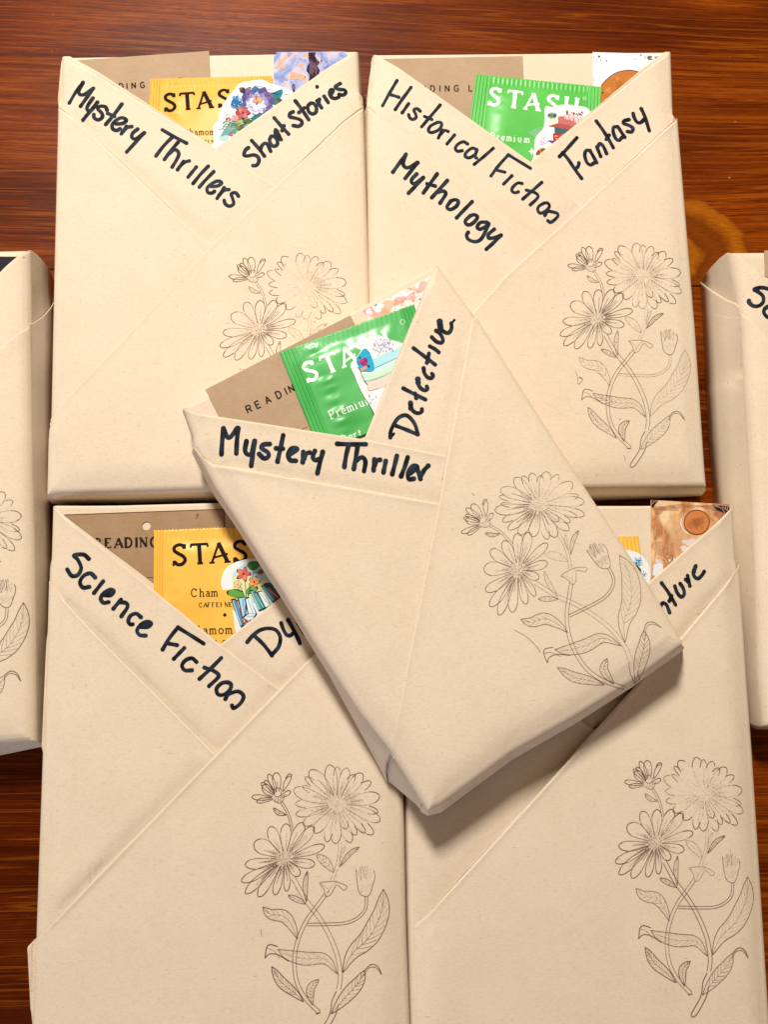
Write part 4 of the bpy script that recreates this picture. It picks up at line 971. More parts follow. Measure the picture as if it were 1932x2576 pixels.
b.sheet('paper_flap', [(1000, 1440), (794, 1641), (703, 1733), (543, 1897), (330, 2115), (130, 2322), (68, 2382), (75, 2500), (81, 2576), (84, 2758), (1040, 2758), (1031, 2576), (1022, 2352), (1015, 2011), (1000, 1700)], .0019, r_,
        free=[(1000, 1440), (794, 1641), (543, 1897), (330, 2115), (130, 2322), (68, 2382)], curl=.0006, cw=.0016, skirt=False)
TG = (150, 1370, 3.386)
write(b, r_, *TG, 31, [
    [(246, 122), (200, 85), (118, 92), (152, 130), (180, 200), (152, 258), (100, 265), (62, 212)],
    [(300, 280), (260, 245), (202, 265), (170, 320), (195, 365), (250, 360)], [(368, 312), (290, 412)],
    [(372, 428), (430, 432), (460, 398), (428, 382), (372, 415), (347, 460), (370, 495), (415, 490)], [26, [(400, 415), (450, 405)]],
    [(520, 468), (455, 545)], [(498, 492), (560, 496), (575, 532), (523, 610)],
    [(690, 618), (650, 588), (602, 605), (582, 650), (600, 680), (620, 678)],
    [(690, 702), (750, 702), (778, 672), (742, 657), (690, 682), (657, 730), (680, 770), (730, 775)], [26, [(720, 690), (765, 680)]],
    [(1005, 705), (1110, 770), (1225, 843)], [(1005, 705), (930, 800), (875, 893)], [(925, 842), (998, 856)], [(1060, 880), (970, 973)],
    [(1165, 1000), (1125, 968), (1070, 985), (1040, 1030), (1065, 1070), (1125, 1070)],
    [(1375, 965), (1280, 1060), (1190, 1143)], [(1230, 1047), (1310, 1075), (1352, 1110), (1340, 1140), (1270, 1205)],
    [(1430, 1172), (1380, 1180), (1335, 1225), (1348, 1275), (1400, 1276), (1450, 1232), (1458, 1190), (1430, 1172)],
    [(1450, 1245), (1410, 1315)], [(1440, 1270), (1518, 1250), (1565, 1290), (1540, 1350), (1482, 1393), (1466, 1370)]], 'Science Fiction in black marker')
write(b, r_, 580, 1520, 7.54, 70, [
    [(312, 718), (420, 592), (560, 490), (720, 457), (860, 492), (938, 620), (920, 780), (845, 890), (780, 950)], [(440, 590), (600, 740), (700, 860), (782, 970)],
    [(957, 358), (1000, 480), (1060, 578), (1130, 592), (1192, 540)], [(1087, 297), (1190, 480), (1250, 600), (1312, 740)], [(1275, 355), (1400, 560)]], 'Dy and more, in black marker')
src = [(243, 325), (815, 1950), (372, 1520), (1300, 1068), (925, 400), (178, 935)]
K6 = lambda x, y: (540+x/3.178, 1880+y/3.178)
Hbl = homography(src, [K6(*p) for p in [(287, 412), (840, 2122), (408, 1685), (1348, 1130), (985, 445), (215, 1065)]], 'full')
put_stamp(b, r_, Hbl, extra=[[K6(366, 1450), K6(376, 1515)]])
D6 = lambda x, y: (100+x/2.074, 1200+y/2.074)
c = [(159, 1294), (564, 1279.6), (572, 1640), (400, 1500)]
r_ = empty('reading_log_card', place(b.Z, b, c), 'dark kraft reading log card with a punched hole, lower left book', 'card', G_CARD)
_, tr = flat_thing('card', [(159, 1294), (564, 1279.6), (575, 1560), (530, 1580), (330, 1425)], b.Z+.0001, .0003, KRAFT2, r_, hole=(367.5, 1323, .00185))
ink = Ink([tr]); text(ink, 'READING', 237, 1378.5, 23.5, -1.2, SER, 4.5, INKBR, xs=[0, 26, 49, 76, 103, 114, 141])
ink.stroke([(340, 1453), (470, 1452)], 1.3, INKBR); ink.stroke([(160, 1295.5), (562, 1281), (564, 1340)], 1.5, (.10, .05, .02), smooth=False); ink.stroke([(492, 1305), (499, 1293), (493, 1296)], 1.3, INKBR); ink.done('printed_text', PRINT, r_)
c = [(387, 1334), (700, 1320), (715, 1690), (384, 1700)]
r_ = empty('tea_sachet', place(b.Z, b, c), 'yellow foil tea sachet in the lower left book, corner under the middle book', 'tea sachet', G_TEA)
_, tr = packet(r_, c, b.Z+.0006, YFOIL, 4, side=.09, top=.07)
ink = Ink([tr]); text(ink, 'STASH', 436, 1421.5, 50, -3.2, SER, 7.4, BLACK, xs=[0, 46, 92, 153, 206])
text(ink, 'Cham', 480.5, 1501.5, 20.5, -1.2, SER, 2.6, BLACK, xs=[0, 21, 36, 50])
text(ink, 'CAFFEINE', 500, 1527.5, 11, -1, SER, 1.8, BLACK, adv=.98)
ink.poly([(565, 1541.5), (570.5, 1547), (565, 1552.5), (559.5, 1547)], BLACK)
text(ink, 'Camomile', 487, 1596, 22, -1.2, SER, 2.7, BLACK, xs=[0, 23, 39, 62, 79, 103, 112, 121])
text(ink, 'SANS CAFF', 505, 1622, 11, -1, SER, 1.8, BLACK, adv=.98)
ink.done('printed_text', PRINT, r_)
sk = [(945, 545), (952, 510), (972, 475), (1005, 452), (1060, 432), (1130, 424), (1180, 440), (1290, 540), (1330, 640), (1200, 720), (1040, 810), (1018, 800), (1012, 740), (1000, 690), (972, 620), (950, 580)]
c = [D6(*p) for p in sk]
r_ = empty('sticker', place(b.Z, b, c), 'round-topped sticker of red flowers growing from a row of blue books, lower left book', 'sticker', G_STK)
_, tr = flat_thing('backing', catmull(c, 5, True)[:-1], b.Z+.0020, .00018, STICKER, r_)
ink = Ink([tr]); Q = 1/2.074
PL(D6, [(1005, 560), (1010, 500), (1060, 455), (1140, 445), (1200, 470), (1260, 600), (1100, 660), (1020, 640)], (.60, .78, .86, .75), 0, True); PL(D6, [(1010, 600), (1015, 520), (1060, 500), (1120, 530), (1180, 540), (1200, 600), (1100, 640)], (.88, .86, .42, .75), 1, True)
for x, y, rx, ry, a, col in [(1115, 462, 32, 20, -.1, (.07, .24, .06)), (1022, 608, 44, 20, .2, (.12, .34, .07)), (1105, 588, 34, 16, -.5, (.14, .36, .08)), (1215, 590, 50, 30, .5, (.03, .16, .12))]:
    ink.blob(*D6(x, y), rx*Q*1.08, BLACK, 2, 14, .08, ry=(ry+3)*Q, rot=a); ink.blob(*D6(x, y), rx*Q, col, 3, 14, .08, ry=ry*Q, rot=a)
for p in [[(1075, 640), (1072, 560), (1064, 525)], [(1080, 640), (1095, 580), (1115, 545)], [(1070, 640), (1055, 590), (1035, 560)], [(1085, 630), (1110, 520), (1115, 475)], [(1118, 500), (1140, 498)]]: ink.stroke([D6(*q) for q in p], 1.6, (.04, .14, .05), 3)
for x, y, r, cs in [(1062, 506, 33, [(.62, .12, .09), (.74, .20, .15)]), (1118, 548, 27, [(.80, .38, .14), (.74, .28, .10)]), (1032, 560, 18, [(.88, .58, .30)]), (1152, 496, 14, [(.30, .10, .10), (.50, .14, .10)])]:
    petals(ink, *D6(x, y), r*Q*1.16, 5, [BLACK], 4, sq=.95); petals(ink, *D6(x, y), r*Q*1.03, 5, cs, 5, sq=.95); ink.blob(*D6(x, y), r*.22*Q, (.25, .04, .03), 6)
bk = [((1000, 640), (1025, 635), (1062, 775), (1045, 782), (.10, .36, .55)), ((1024, 642), (1048, 645), (1080, 755), (1064, 770), (.55, .12, .09)), ((1035, 630), (1075, 625), (1072, 718), (1058, 735), (.30, .58, .74)), ((1072, 635), (1095, 628), (1130, 715), (1092, 735), (.65, .80, .86)),
      ((1098, 592), (1118, 590), (1160, 690), (1140, 700), (.10, .42, .42)), ((1120, 600), (1136, 598), (1180, 680), (1160, 692), (.03, .24, .22)), ((1136, 600), (1160, 594), (1205, 670), (1180, 682), (.80, .88, .90)), ((1156, 568), (1178, 566), (1235, 640), (1212, 655), (.12, .40, .60)), ((1180, 575), (1194, 570), (1250, 622), (1238, 640), (.50, .10, .08)), ((1060, 735), (1090, 712), (1130, 712), (1100, 760), (.60, .75, .82)), ((1070, 760), (1100, 742), (1090, 770), (1070, 782), (.62, .16, .12))]
for i, q in enumerate(bk):
    cx = sum(p[0] for p in q[:4])/4; cy = sum(p[1] for p in q[:4])/4
    PL(D6, [(cx+(x-cx)*1.0+(4 if x > cx else -4), cy+(y-cy)*1.03) for x, y in q[:4]], (.015, .015, .03), 5+i*.3)
    PL(D6, [(cx+(x-cx)*.90, cy+(y-cy)*.94) for x, y in q[:4]], q[4], 5.15+i*.3)
    for f in (.3, .55): ink.stroke([D6(q[0][0]*(1-f)+q[1][0]*f, q[0][1]*(1-f)+q[1][1]*f+8), D6(q[3][0]*(1-f)+q[2][0]*f, q[3][1]*(1-f)+q[2][1]*f-8)], .9, (.85, .92, .95) if f < .5 else (.02, .05, .12), 5.25+i*.3)
ink.done('printed_picture', PRINT, r_)

# ================================================================== 4. lower right book
br = Book(0, T0, [(1005, 1270), (1500, 1273), (1638, 1273), (1844, 1273), (1851, 1408), (1855, 1421), (1873, 1706), (1887, 1896), (1930, 2576), (1942, 2760), (1040, 2760), (1032, 2576), (1025, 2300), (1021, 2020), (1014, 1700)], {}, 0.0026, 4, bump=.003, tops=(0, 1, 2))
b = br
r_ = book_root(b, 'lower right paper-wrapped book with a word ending in ture below its bookmark')
b.sheet('wrapping', None, 0, r_, body=True, bump=0, thick=0, grid=0.006)
b.sheet('paper_band', [(1844, 1274), (1841, 1277), (1628, 1469), (1450, 1620), (1560, 1760), (1700, 1640), (1856, 1440), (1852, 1409)], .0005, r_, free=[(1841, 1277), (1628, 1469), (1450, 1620)], curl=.0003, cw=.002, dent=[([(1835, 1458), (1715, 1602), (1493, 1845)], .0020, .0040)])
b.sheet('paper_band', [(1006, 1272), (1440, 1610), (1530, 1690), (1600, 1760), (1489, 1833), (1440, 1900), (1012, 1500), (1012, 1420)], .0009, r_, bump=.0006, free=[(1006, 1272), (1440, 1610), (1530, 1690)], curl=.0003, cw=.002)
b.sheet('paper_flap', [(1012, 1420), (1461, 1807), (1489, 1829), (1510, 1850), (1300, 2150), (1110, 2420), (1120, 2758), (1040, 2759), (1032, 2576), (1025, 2300), (1021, 2020), (1014, 1700)], .0013, r_, bump=.0006, free=[(1012, 1420), (1461, 1807), (1489, 1829)], curl=.0003, cw=.002, dent=[([(1493, 1845), (1320, 2034), (1168, 2195), (1043, 2329)], .0009, .0100)])
b.sheet('paper_flap', [(1854, 1422), (1835, 1458), (1715, 1602), (1493, 1845), (1320, 2034), (1168, 2195), (1043, 2329), (1046, 2420), (1049, 2576), (1054, 2758), (1942, 2758), (1930, 2576), (1887, 1896), (1873, 1706)], .0019, r_,
        free=[(1854, 1422), (1835, 1458), (1715, 1602), (1320, 2034), (1043, 2329)], curl=.0005, cw=.0016, skirt=True)
write(b, r_, 1600, 1200, 4.997, 43, [
    [(290, 1680), (325, 1600), (350, 1582), (390, 1612), (425, 1702)], [(325, 1332), (410, 1450), (500, 1605)], [(452, 1492), (422, 1558)],
    [(492, 1370), (520, 1450), (572, 1507), (610, 1470), (598, 1400), (560, 1342)], [(652, 1240), (680, 1368)], [(628, 1288), (660, 1320)],
    [(752, 1125), (722, 1195), (742, 1255), (785, 1275), (832, 1235), (862, 1187)], [(755, 1118), (735, 1190)]], 'ture in black marker')
K4 = lambda x, y: (932+x/1.659, 1900+y/1.659)
Hbr = homography(src, [K4(*p) for p in [(1055, 115), (1338, 997), (1127, 765), (1578, 502), (1395, 162), (1025, 445)]], 'full')
put_stamp(b, r_, Hbr, tone_gain=.95)
D7 = lambda x, y: (1440+x/3.16, 1200+y/3.16)
c = [(1638.5, 1257.5), (1837, 1269), (1836, 1330), (1760, 1440), (1640, 1520)]
r_ = empty('bookmark', place(b.Z, b, c), 'sandy orange watercolour bookmark with a planet disc, in the lower right book', 'bookmark', G_ART)
_, tr = flat_thing('card', c, b.Z+.0001, .0003, ART_PLANET, r_)
ink = Ink([tr])
for x, y, rx, ry, col in [(760, 250, 90, 22, (.42, .15, .05, .33)), (690, 260, 50, 36, (.36, .12, .05, .33)), (900, 232, 150, 16, (.45, .18, .07, .33)), (680, 400, 40, 110, (.55, .24, .10, .33)), (1130, 240, 90, 26, (.34, .12, .06, .33)), (960, 400, 150, 110, (.82, .55, .32, .33)), (800, 420, 60, 90, (.80, .54, .32, .33)),
                       (700, 560, 60, 60, (.66, .34, .17, .33)), (820, 560, 80, 70, (.78, .50, .30, .33)), (680, 740, 60, 70, (.78, .80, .86, .95)), (930, 520, 50, 30, (.80, .74, .72, .8)), (900, 570, 40, 24, (.84, .78, .76, .8)), (690, 665, 50, 24, (.72, .55, .46, .33)), (1180, 300, 50, 40, (.40, .14, .06, .33))]:
    ink.blob(*D7(x, y), rx/3.16, col, 0, 18, .22, ry=ry/3.16)
for k in range(50): x, y = 655+rnd.random()*110, 380+rnd.random()*230; ink.stroke([D7(x, y), D7(x+4, y+20), D7(x-2, y+44)], .8, (.50, .22, .10, .6), 1, cap=False)
for k in range(34): ink.blob(*D7(650+rnd.random()*190, 630+rnd.random()*60), .8+rnd.random()*2.0, rnd.choice([(.50, .26, .16, .8), (.85, .84, .86, .9), (.70, .42, .28, .8)]), 2, 8, .4)
disc = [D7(990+100*math.cos(a*math.pi/20), 360+97*math.sin(a*math.pi/20)) for a in range(40)]
ink.poly(disc, (.56, .21, .07), 2)
for k in range(14): a, rr = rnd.random()*6.28, rnd.random()*60; ink.blob(*D7(990+rr*math.cos(a), 360+rr*math.sin(a)), 5+rnd.random()*6, rnd.choice([(.60, .24, .085, .35), (.53, .19, .065, .35)]), 3, 9, .3)
ink.stroke(disc+[disc[0]], 2.0, (.17, .045, .012), 4, cap=False)
ink.stroke([D7(*p) for p in [(868, 330), (866, 380), (885, 425), (925, 452)]], 2.0, (.90, .84, .74), 3); ink.stroke([D7(*p) for p in [(775, 540), (785, 528), (802, 532), (804, 548), (785, 552)]], 1.0, (.50, .26, .12), 3)
PL(D7, [(630, 184), (688, 186), (665, 210), (645, 240), (631, 245)], (.035, .012, .012), 3)
PL(D7, [(1115, 212), (1160, 226), (1250, 236), (1252, 262), (1222, 296), (1195, 278), (1150, 262)], (.04, .014, .014), 3, True)
for p in [[(635, 215), (650, 196), (684, 190)], [(1120, 215), (1150, 235), (1190, 250), (1218, 298)], [(1188, 214), (1200, 240), (1236, 268)], [(1225, 228), (1215, 250)], [(1240, 230), (1232, 262)], [(1135, 232), (1165, 222)]]: ink.stroke([D7(*q) for q in p], 1.2, (.60, .42, .34), 4)
ink.done('painted_picture', PRINT, r_)
c = [(1330, 1352), (1606, 1348.5), (1617, 1460), (1600, 1500), (1330, 1640)]
c4 = [(1330, 1352), (1606, 1348.5), (1622, 1480), (1330, 1600)]
r_ = empty('tea_sachet', place(b.Z, b, c), 'yellow tea sachet showing only a corner in the lower right book', 'tea sachet', G_TEA)
packet(r_, c4, b.Z+.0006, YFOIL, 6, side=.16, top=.1, wr=.4)
cc = [(430+196*math.cos(a), 778+198*math.sin(a)) for a in [k*math.pi/18 for k in range(36)]]
c = [D7(*p) for p in cc]
c = [(x, min(y, 1470)) for x, y in c]
r_ = empty('sticker', place(b.Z, b, c), 'round white sticker with a blue flower head beside the middle book', 'sticker', G_STK)
_, tr = flat_thing('backing', c, b.Z+.0020, .00018, STICKER, r_)
ink = Ink([tr])
for k in range(34): a = rnd.random()*6.28; rr = 8+rnd.random()*38; ink.blob(*D7(520+rr*math.cos(a), 672+rr*math.sin(a)*.9), 1.0+rnd.random()*1.3, rnd.choice([(.05, .28, .50), (.25, .48, .72), (.02, .10, .25)]), 1, 6)
for k in range(16): a = math.pi+k/15*math.pi; ink.stroke([D7(522, 700), D7(522+44*math.cos(a), 700+52*math.sin(a))], .8, (.20, .45, .70), 0)
PL(D7, [(500, 700), (520, 702), (545, 730), (552, 750), (535, 745), (505, 725)], (.05, .09, .05), 2, True); PL(D7, [(545, 790), (580, 810), (592, 840), (560, 830)], (.16, .04, .12), 2)
for p in [[(540, 745), (548, 760), (545, 780), (535, 770)], [(565, 745), (580, 790)], [(555, 765), (572, 790)], [(580, 775), (590, 765)]]: ink.stroke([D7(*q) for q in p], 1.4, (.02, .16, .30), 2)
ink.done('printed_picture', PRINT, r_)

# ================================================================== 5. partial book at the left edge
lf = Book(0, T0, [(-640, 640), (76, 627), (79, 812), (80, 900), (86, 1200), (92, 1500), (95, 1868), (0, 1876), (-560, 1930)],
          {1: (128, 692), 2: (132, 748), 3: (131, 880), 4: (123, 1180), 5: (119, 1516), 6: (109, 1868), 7: (0, 1891), 8: (-540, 1945)}, 0.0048, 5)
b = lf
r_ = book_root(b, 'paper-wrapped book cut off by the left edge, a black card in its pocket')
b.sheet('wrapping', None, 0, r_, body=True, bump=0, thick=0, grid=0.006)
b.sheet('paper_band', [(76, 628), (0, 682), (-300, 900), (-260, 1050), (0, 950), (55, 890), (79, 812)], .0005, r_, free=[(76, 628), (0, 682), (-300, 900)], curl=.0004, skirt_out=.0002)
b.sheet('paper_flap', [(79, 812), (63, 826), (0, 872), (-560, 1300), (-560, 1930), (0, 1877), (95, 1869), (92, 1500), (86, 1200), (80, 900)], .0015, r_, free=[(79, 812), (63, 826), (0, 872), (-560, 1300)], curl=.0006, skirt_out=.0012)
Hl = homography([(1258, 372), (1300, 1068), (1295, 1700), (1150, 870)], [(x/3.16, 1200+y/3.16) for x, y in [(172, 298), (185, 990), (165, 1617), (30, 815)]], 'sim')
put_stamp(b, r_, Hl)
c = [(-180, 648), (51, 645.5), (51, 650), (-60, 760), (-180, 800)]
r_ = empty('bookmark', place(b.Z, b, c), 'black card in the pocket of the book cut off by the left edge', 'bookmark', G_ART)
flat_thing('card', [(-180, 643), (60, 646), (40, 662), (-60, 760), (-180, 800)], b.Z+.0001, .0003, BLACKCARD, r_)

# ================================================================== 6. partial book at the right edge
rt = Book(0, T0, [(1832, 633), (1925, 632), (2600, 628), (2640, 1840), (1917, 1829), (1905, 1716), (1893, 1364), (1876, 1070), (1862, 840), (1855, 762)],
          {0: (1772, 697), 9: (1771, 706), 8: (1779, 850), 7: (1792, 1110), 6: (1808, 1290), 5: (1868, 1690), 4: (1882, 1812)}, 0.0048, 6)
b = rt
r_ = book_root(b, 'paper-wrapped book cut off by the right edge, starting a word with S')
b.sheet('wrapping', None, 0, r_, body=True, bump=0, thick=0, grid=0.006)
b.sheet('paper_band', [(1833, 634), (1925, 697), (2200, 900), (2150, 1120), (1932, 930), (1882, 850), (1855, 762)], .0005, r_, free=[(1833, 634), (1925, 697), (2200, 900)], curl=.0004, skirt_out=.0002)
b.sheet('paper_flap', [(1855, 762), (1868, 786), (1932, 848), (2200, 1080), (2500, 1300), (2640, 1838), (1918, 1829), (1905, 1716), (1893, 1364), (1876, 1070), (1862, 840)], .0015, r_, free=[(1855, 762), (1868, 786), (1932, 848), (2200, 1080)], curl=.0006, skirt_out=.0010)
write(b, r_, 1732, 600, 7.375, 62, [[(1620, 1000), (1475, 932), (1340, 912), (1230, 946), (1300, 990), (1388, 1070), (1392, 1180), (1310, 1250), (1210, 1250), (1140, 1195), (1130, 1155)], [(1475, 1265), (1420, 1310), (1408, 1380), (1480, 1460), (1600, 1450)]], 'start of a word in black marker')
c = [(1924.5, 631), (2200, 629), (2200, 780), (1990, 735), (1926, 694)]
r_ = empty('reading_log_card', place(b.Z, b, c), 'kraft card whose edge shows in the book cut off on the right', 'card', G_CARD)
flat_thing('card', [(1924.5, 630), (2200, 629), (2200, 780), (2020, 745), (1925.5, 694)], b.Z+.0001, .0004, KRAFT, r_)

# ================================================================== 7. middle book, lying on the others
TCB = 0.022
cb = Book(T0+.0035, TCB, [(459, 1028), (522, 1001), (888, 787), (1101, 667), (1187, 785), (1399, 1120), (1552, 1354), (1629, 1470), (1712, 1612), (1714, 1625), (1590, 1716), (1440, 1808), (1283, 1897), (1110, 2024), (1074, 2040), (985, 1897), (905, 1795), (794, 1628), (712, 1493), (585, 1296), (546, 1238), (486, 1126), (484, 1100)],
          {9: (1719, 1634), 10: (1594, 1726), 11: (1440, 1822), 12: (1284, 1911), 13: (1108, 2045), 14: (1074, 2048), 15: (979, 1968), 16: (902, 1822)}, 0.0034, 7, bump=.0026, und=.0003, tops=(0, 1, 2))
b = cb
r_ = book_root(b, 'paper-wrapped book marked Mystery Thriller and Detective, lying askew on top of the others')
b.sheet('wrapping', None, 0, r_, body=True, bump=0, thick=0, grid=0.005)
b.sheet('paper_band', [(1100, 668), (1096, 676), (917, 1103), (900, 1140), (1060, 1200), (1160, 1180), (1225, 866), (1187, 785)], .0005, r_, free=[(1096, 676), (917, 1103)], curl=.0003, cw=.002, dent=[([(1180, 830), (1127, 1146)], .0010, .0045)])
b.sheet('paper_band', [(460, 1029), (500, 1042), (917, 1105), (1127, 1146), (1180, 1160), (1150, 1320), (700, 1270), (562, 1212), (486, 1126), (484, 1101)], .0009, r_, free=[(460, 1029), (500, 1042), (917, 1105), (1127, 1146)], curl=.0004, cw=.002, dent=[([(485, 1126), (536, 1170), (1103, 1265)], .0010, .0045), ([(1127, 1146), (1103, 1265)], .0007, .004)])
b.sheet('paper_flap', [(485, 1126), (510, 1152), (536, 1169), (1103, 1265), (1120, 1275), (1040, 1850), (984, 1896), (905, 1796), (794, 1629), (712, 1494), (585, 1297), (546, 1239)], .0013, r_, free=[(485, 1126), (536, 1170), (1103, 1265)], curl=.0006, cw=.002, skirt_out=.001)
b.sheet('paper_flap', [(1187, 800), (1145, 1030), (1103, 1264), (1040, 1590), (978, 1890), (1074, 2041), (1110, 2025), (1283, 1898), (1440, 1809), (1590, 1717), (1714, 1626), (1712, 1613), (1629, 1471), (1552, 1355), (1399, 1121), (1200, 806)], .0018, r_, free=[(1187, 800), (1103, 1264), (978, 1890)], curl=.0003, cw=.002)
write(b, r_, 520, 1040, 2.812, 32, [
    [(117, 105), (108, 200), (103, 288)], [(117, 105), (142, 165), (168, 165), (215, 105)], [(221, 105), (212, 200), (208, 283)],
    [(280, 197), (270, 258), (285, 288), (315, 282), (335, 205)], [(338, 195), (325, 290), (313, 370)],
    [(445, 217), (402, 220), (387, 245), (430, 275), (436, 303), (405, 318), (370, 288)], [(540, 155), (520, 250), (500, 340)], [(490, 247), (538, 250)],
    [(590, 287), (640, 252), (600, 246), (575, 290), (590, 330), (630, 335)], [(682, 272), (678, 345)], [(688, 322), (702, 285), (728, 277)],
    [(765, 265), (750, 308), (770, 330), (808, 312), (820, 278)], [(820, 272), (800, 350), (782, 423)],
    [(922, 215), (1020, 219), (1125, 218)], [(1003, 228), (985, 300), (973, 378)], [(1066, 238), (1055, 310), (1040, 393)], [(1055, 335), (1098, 310), (1122, 340), (1113, 408)],
    [(1186, 325), (1180, 403)], [(1186, 372), (1203, 335), (1226, 328)], [(1266, 337), (1250, 418)], [(1345, 300), (1328, 370), (1312, 430)], [(1422, 310), (1400, 380), (1375, 445)],
    [(1440, 425), (1490, 382), (1460, 372), (1425, 418), (1430, 464), (1465, 462)], [(1490, 392), (1512, 463)], [(1512, 450), (1538, 402), (1568, 370)]], 'Mystery Thriller in black marker')
write(b, r_, 960, 780, 6.32, 62, [
    [(138, 2025), (142, 1940), (190, 1820), (270, 1712), (370, 1672), (450, 1712), (530, 1820), (578, 1978)], [(230, 1840), (400, 1905), (572, 1978)], [40, [(140, 2035), (195, 1965)]],
    [(460, 1475), (460, 1545), (520, 1620), (590, 1640), (642, 1610), (640, 1575)], [80, [(460, 1475), (465, 1560)]], [(345, 1245), (530, 1340), (695, 1423)], [(532, 1325), (550, 1400)],
    [(580, 1095), (576, 1160), (620, 1240), (690, 1278), (732, 1250), (718, 1215)], [84, [(577, 1100), (582, 1160)]], [(668, 925), (680, 1000), (730, 1068), (790, 1082), (820, 1042), (802, 1012)],
    [(510, 607), (700, 750), (852, 868)], [(753, 690), (720, 838)], [(768, 577), (850, 622), (908, 670)],
    [(797, 430), (870, 500), (950, 520), (975, 470), (930, 375), (868, 328)], [(922, 180), (930, 270), (1000, 350), (1070, 360), (1112, 290), (1108, 212)], [94, [(925, 185), (935, 270)]], [34, [(1108, 212), (1158, 158)]]], 'Detective in black marker')
K2 = lambda x, y: (1100+x/2.676, 1120+y/2.676)
Hcb = homography(src+[(695, 895), (418, 405)], [K2(*p) for p in [(150, 620), (1235, 1630), (787, 1493), (1227, 727), (700, 385), (342, 1020), (735, 868), (312, 605)]], 'full')
put_stamp(b, r_, Hcb, extra=[[K2(520, 1243), K2(600, 1290), K2(660, 1345), K2(697, 1392)], [K2(235, 322), K2(250, 340)]])
D5 = lambda x, y: (440+x/2.074, 640+y/2.074)
c = [(515.7, 980), (881, 793), (960, 960), (900, 1160), (600, 1150)]
r_ = empty('reading_log_card', place(b.Z, b, c), 'brown kraft reading log card sticking out of the top of the middle book', 'card', G_CARD)
_, tr = flat_thing('card', [(515.7, 980), (881, 793), (960, 945), (850, 1130), (592, 1130)], b.Z+.0001, .0004, KRAFT, r_)
ink = Ink([tr]); text(ink, 'READING', 624, 1039, 17.5, -25.5, SANS, 2.7, INKBR, xs=[0, 25.5, 52, 83, 109, 119, 146]); ink.stroke([D5(610, 935), D5(690, 900)], 1.3, (.12, .06, .03)); ink.done('printed_text', PRINT, r_)
c = [(915, 780), (1089, 693.5), (1096, 706), (1010, 900), (960, 880)]
r_ = empty('bookmark', place(b.Z, b, c), 'peach and white paint-spattered bookmark at the top corner of the middle book', 'bookmark', G_ART)
_, tr = flat_thing('card', [(914, 780), (1089, 693), (1092, 706), (1020, 880), (962, 880)], b.Z+.0001, .0004, ART_PEACH, r_)
ink = Ink([tr])
for x, y, rx, ry, a, col in [(1120, 265, 45, 28, -.5, (.90, .55, .33, .6)), (1170, 240, 34, 20, -.4, (.88, .44, .36, .5)), (1230, 220, 30, 16, -.4, (.86, .50, .48, .5)), (1060, 280, 30, 22, -.4, (.85, .83, .90, .9)), (1150, 200, 50, 10, -.45, (.92, .88, .88, .9)), (1290, 170, 40, 20, -.8, (.80, .36, .30, .4)), (1010, 300, 22, 16, 0, (.80, .78, .90, .9))]: ink.blob(*D5(x, y), rx*.48, col, 0, 14, .25, ry=ry*.48, rot=a)
for k in range(46): ink.blob(*D5(1040+rnd.random()*290, 300-rnd.random()*180), .6+rnd.random()**2*2.6, rnd.choice([(.30, .14, .14), (.60, .22, .20), (.45, .42, .55), (.22, .30, .40)]), 1, 8, .3)
ink.blob(*D5(1046, 262), 3.6, (.25, .12, .10), 2); ink.done('painted_picture', PRINT, r_)
c = [(702.8, 886), (1039, 765), (1120, 980), (800, 1150)]
r_ = empty('tea_sachet', place(b.Z, b, c), 'shiny wrinkled green foil tea sachet in the pocket of the middle book', 'tea sachet', G_TEA)
_, tr = packet(r_, [(702.8, 886), (1041, 765), (1120, 1010), (805, 1140)], b.Z+.0009, GFOIL2, 9, side=.12, top=.09, wr=1.7, puff=.0011, ridge=.00045, rib=.00004)
ink = Ink([tr]); text(ink, 'STASH', 775, 961, 46, -22.5, SER, 7.4, WH, xs=[0, 49, 94, 146, 190], aspect=1.0)
ink.stroke([(1012.5+6*math.cos(a*.6), 810+6*math.sin(a*.6)) for a in range(11)], 1.1, WH)
text(ink, 'Premium', 832, 1055, 21, -22, SER, 2.6, WH, xs=[0, 19, 32, 47, 69, 80, 97]); text(ink, 'Herbal', 859, 1112, 20, -22, SER, 2.6, WH, xs=[0, 21, 37, 51, 60, 70]) if False else text(ink, 'Pert', 862, 1116, 20, -22, SER, 2.6, WH, xs=[0, 19, 33, 46])
ink.done('printed_text', PRINT, r_)
sk = [(915, 580), (930, 555), (960, 520), (985, 470), (1010, 430), (1050, 418), (1110, 440), (1200, 470), (1240, 520), (1180, 640), (1100, 760), (1042, 835), (1035, 820), (1010, 775), (985, 740), (960, 690), (940, 640)]
c = [D5(*p) for p in sk]
r_ = empty('sticker', place(b.Z, b, c), 'pale sticker of pastel books and a small purple tree, middle book', 'sticker', G_STK)
_, tr = flat_thing('backing', catmull(c, 5, True)[:-1], b.Z+.0027, .00018, STICKER, r_)
ink = Ink([tr])
PL(D5, [(1005, 560), (1180, 480), (1195, 510), (1150, 545), (1035, 600)], (.42, .72, .78), 0); PL(D5, [(1035, 598), (1160, 535), (1150, 575), (1050, 625)], (.60, .84, .86), 1); ink.stroke([D5(1030, 600), D5(1160, 540)], 1.6, (.04, .22, .22), 2)
PL(D5, [(975, 628), (1050, 612), (1150, 560), (1135, 620), (1000, 668)], (.55, .78, .60), 2); ink.stroke([D5(985, 640), D5(1050, 620), D5(1150, 572)], 1.6, (.80, .92, .80), 3); ink.stroke([D5(990, 662), D5(1060, 645), D5(1135, 610)], 2.0, (.30, .55, .40), 3)
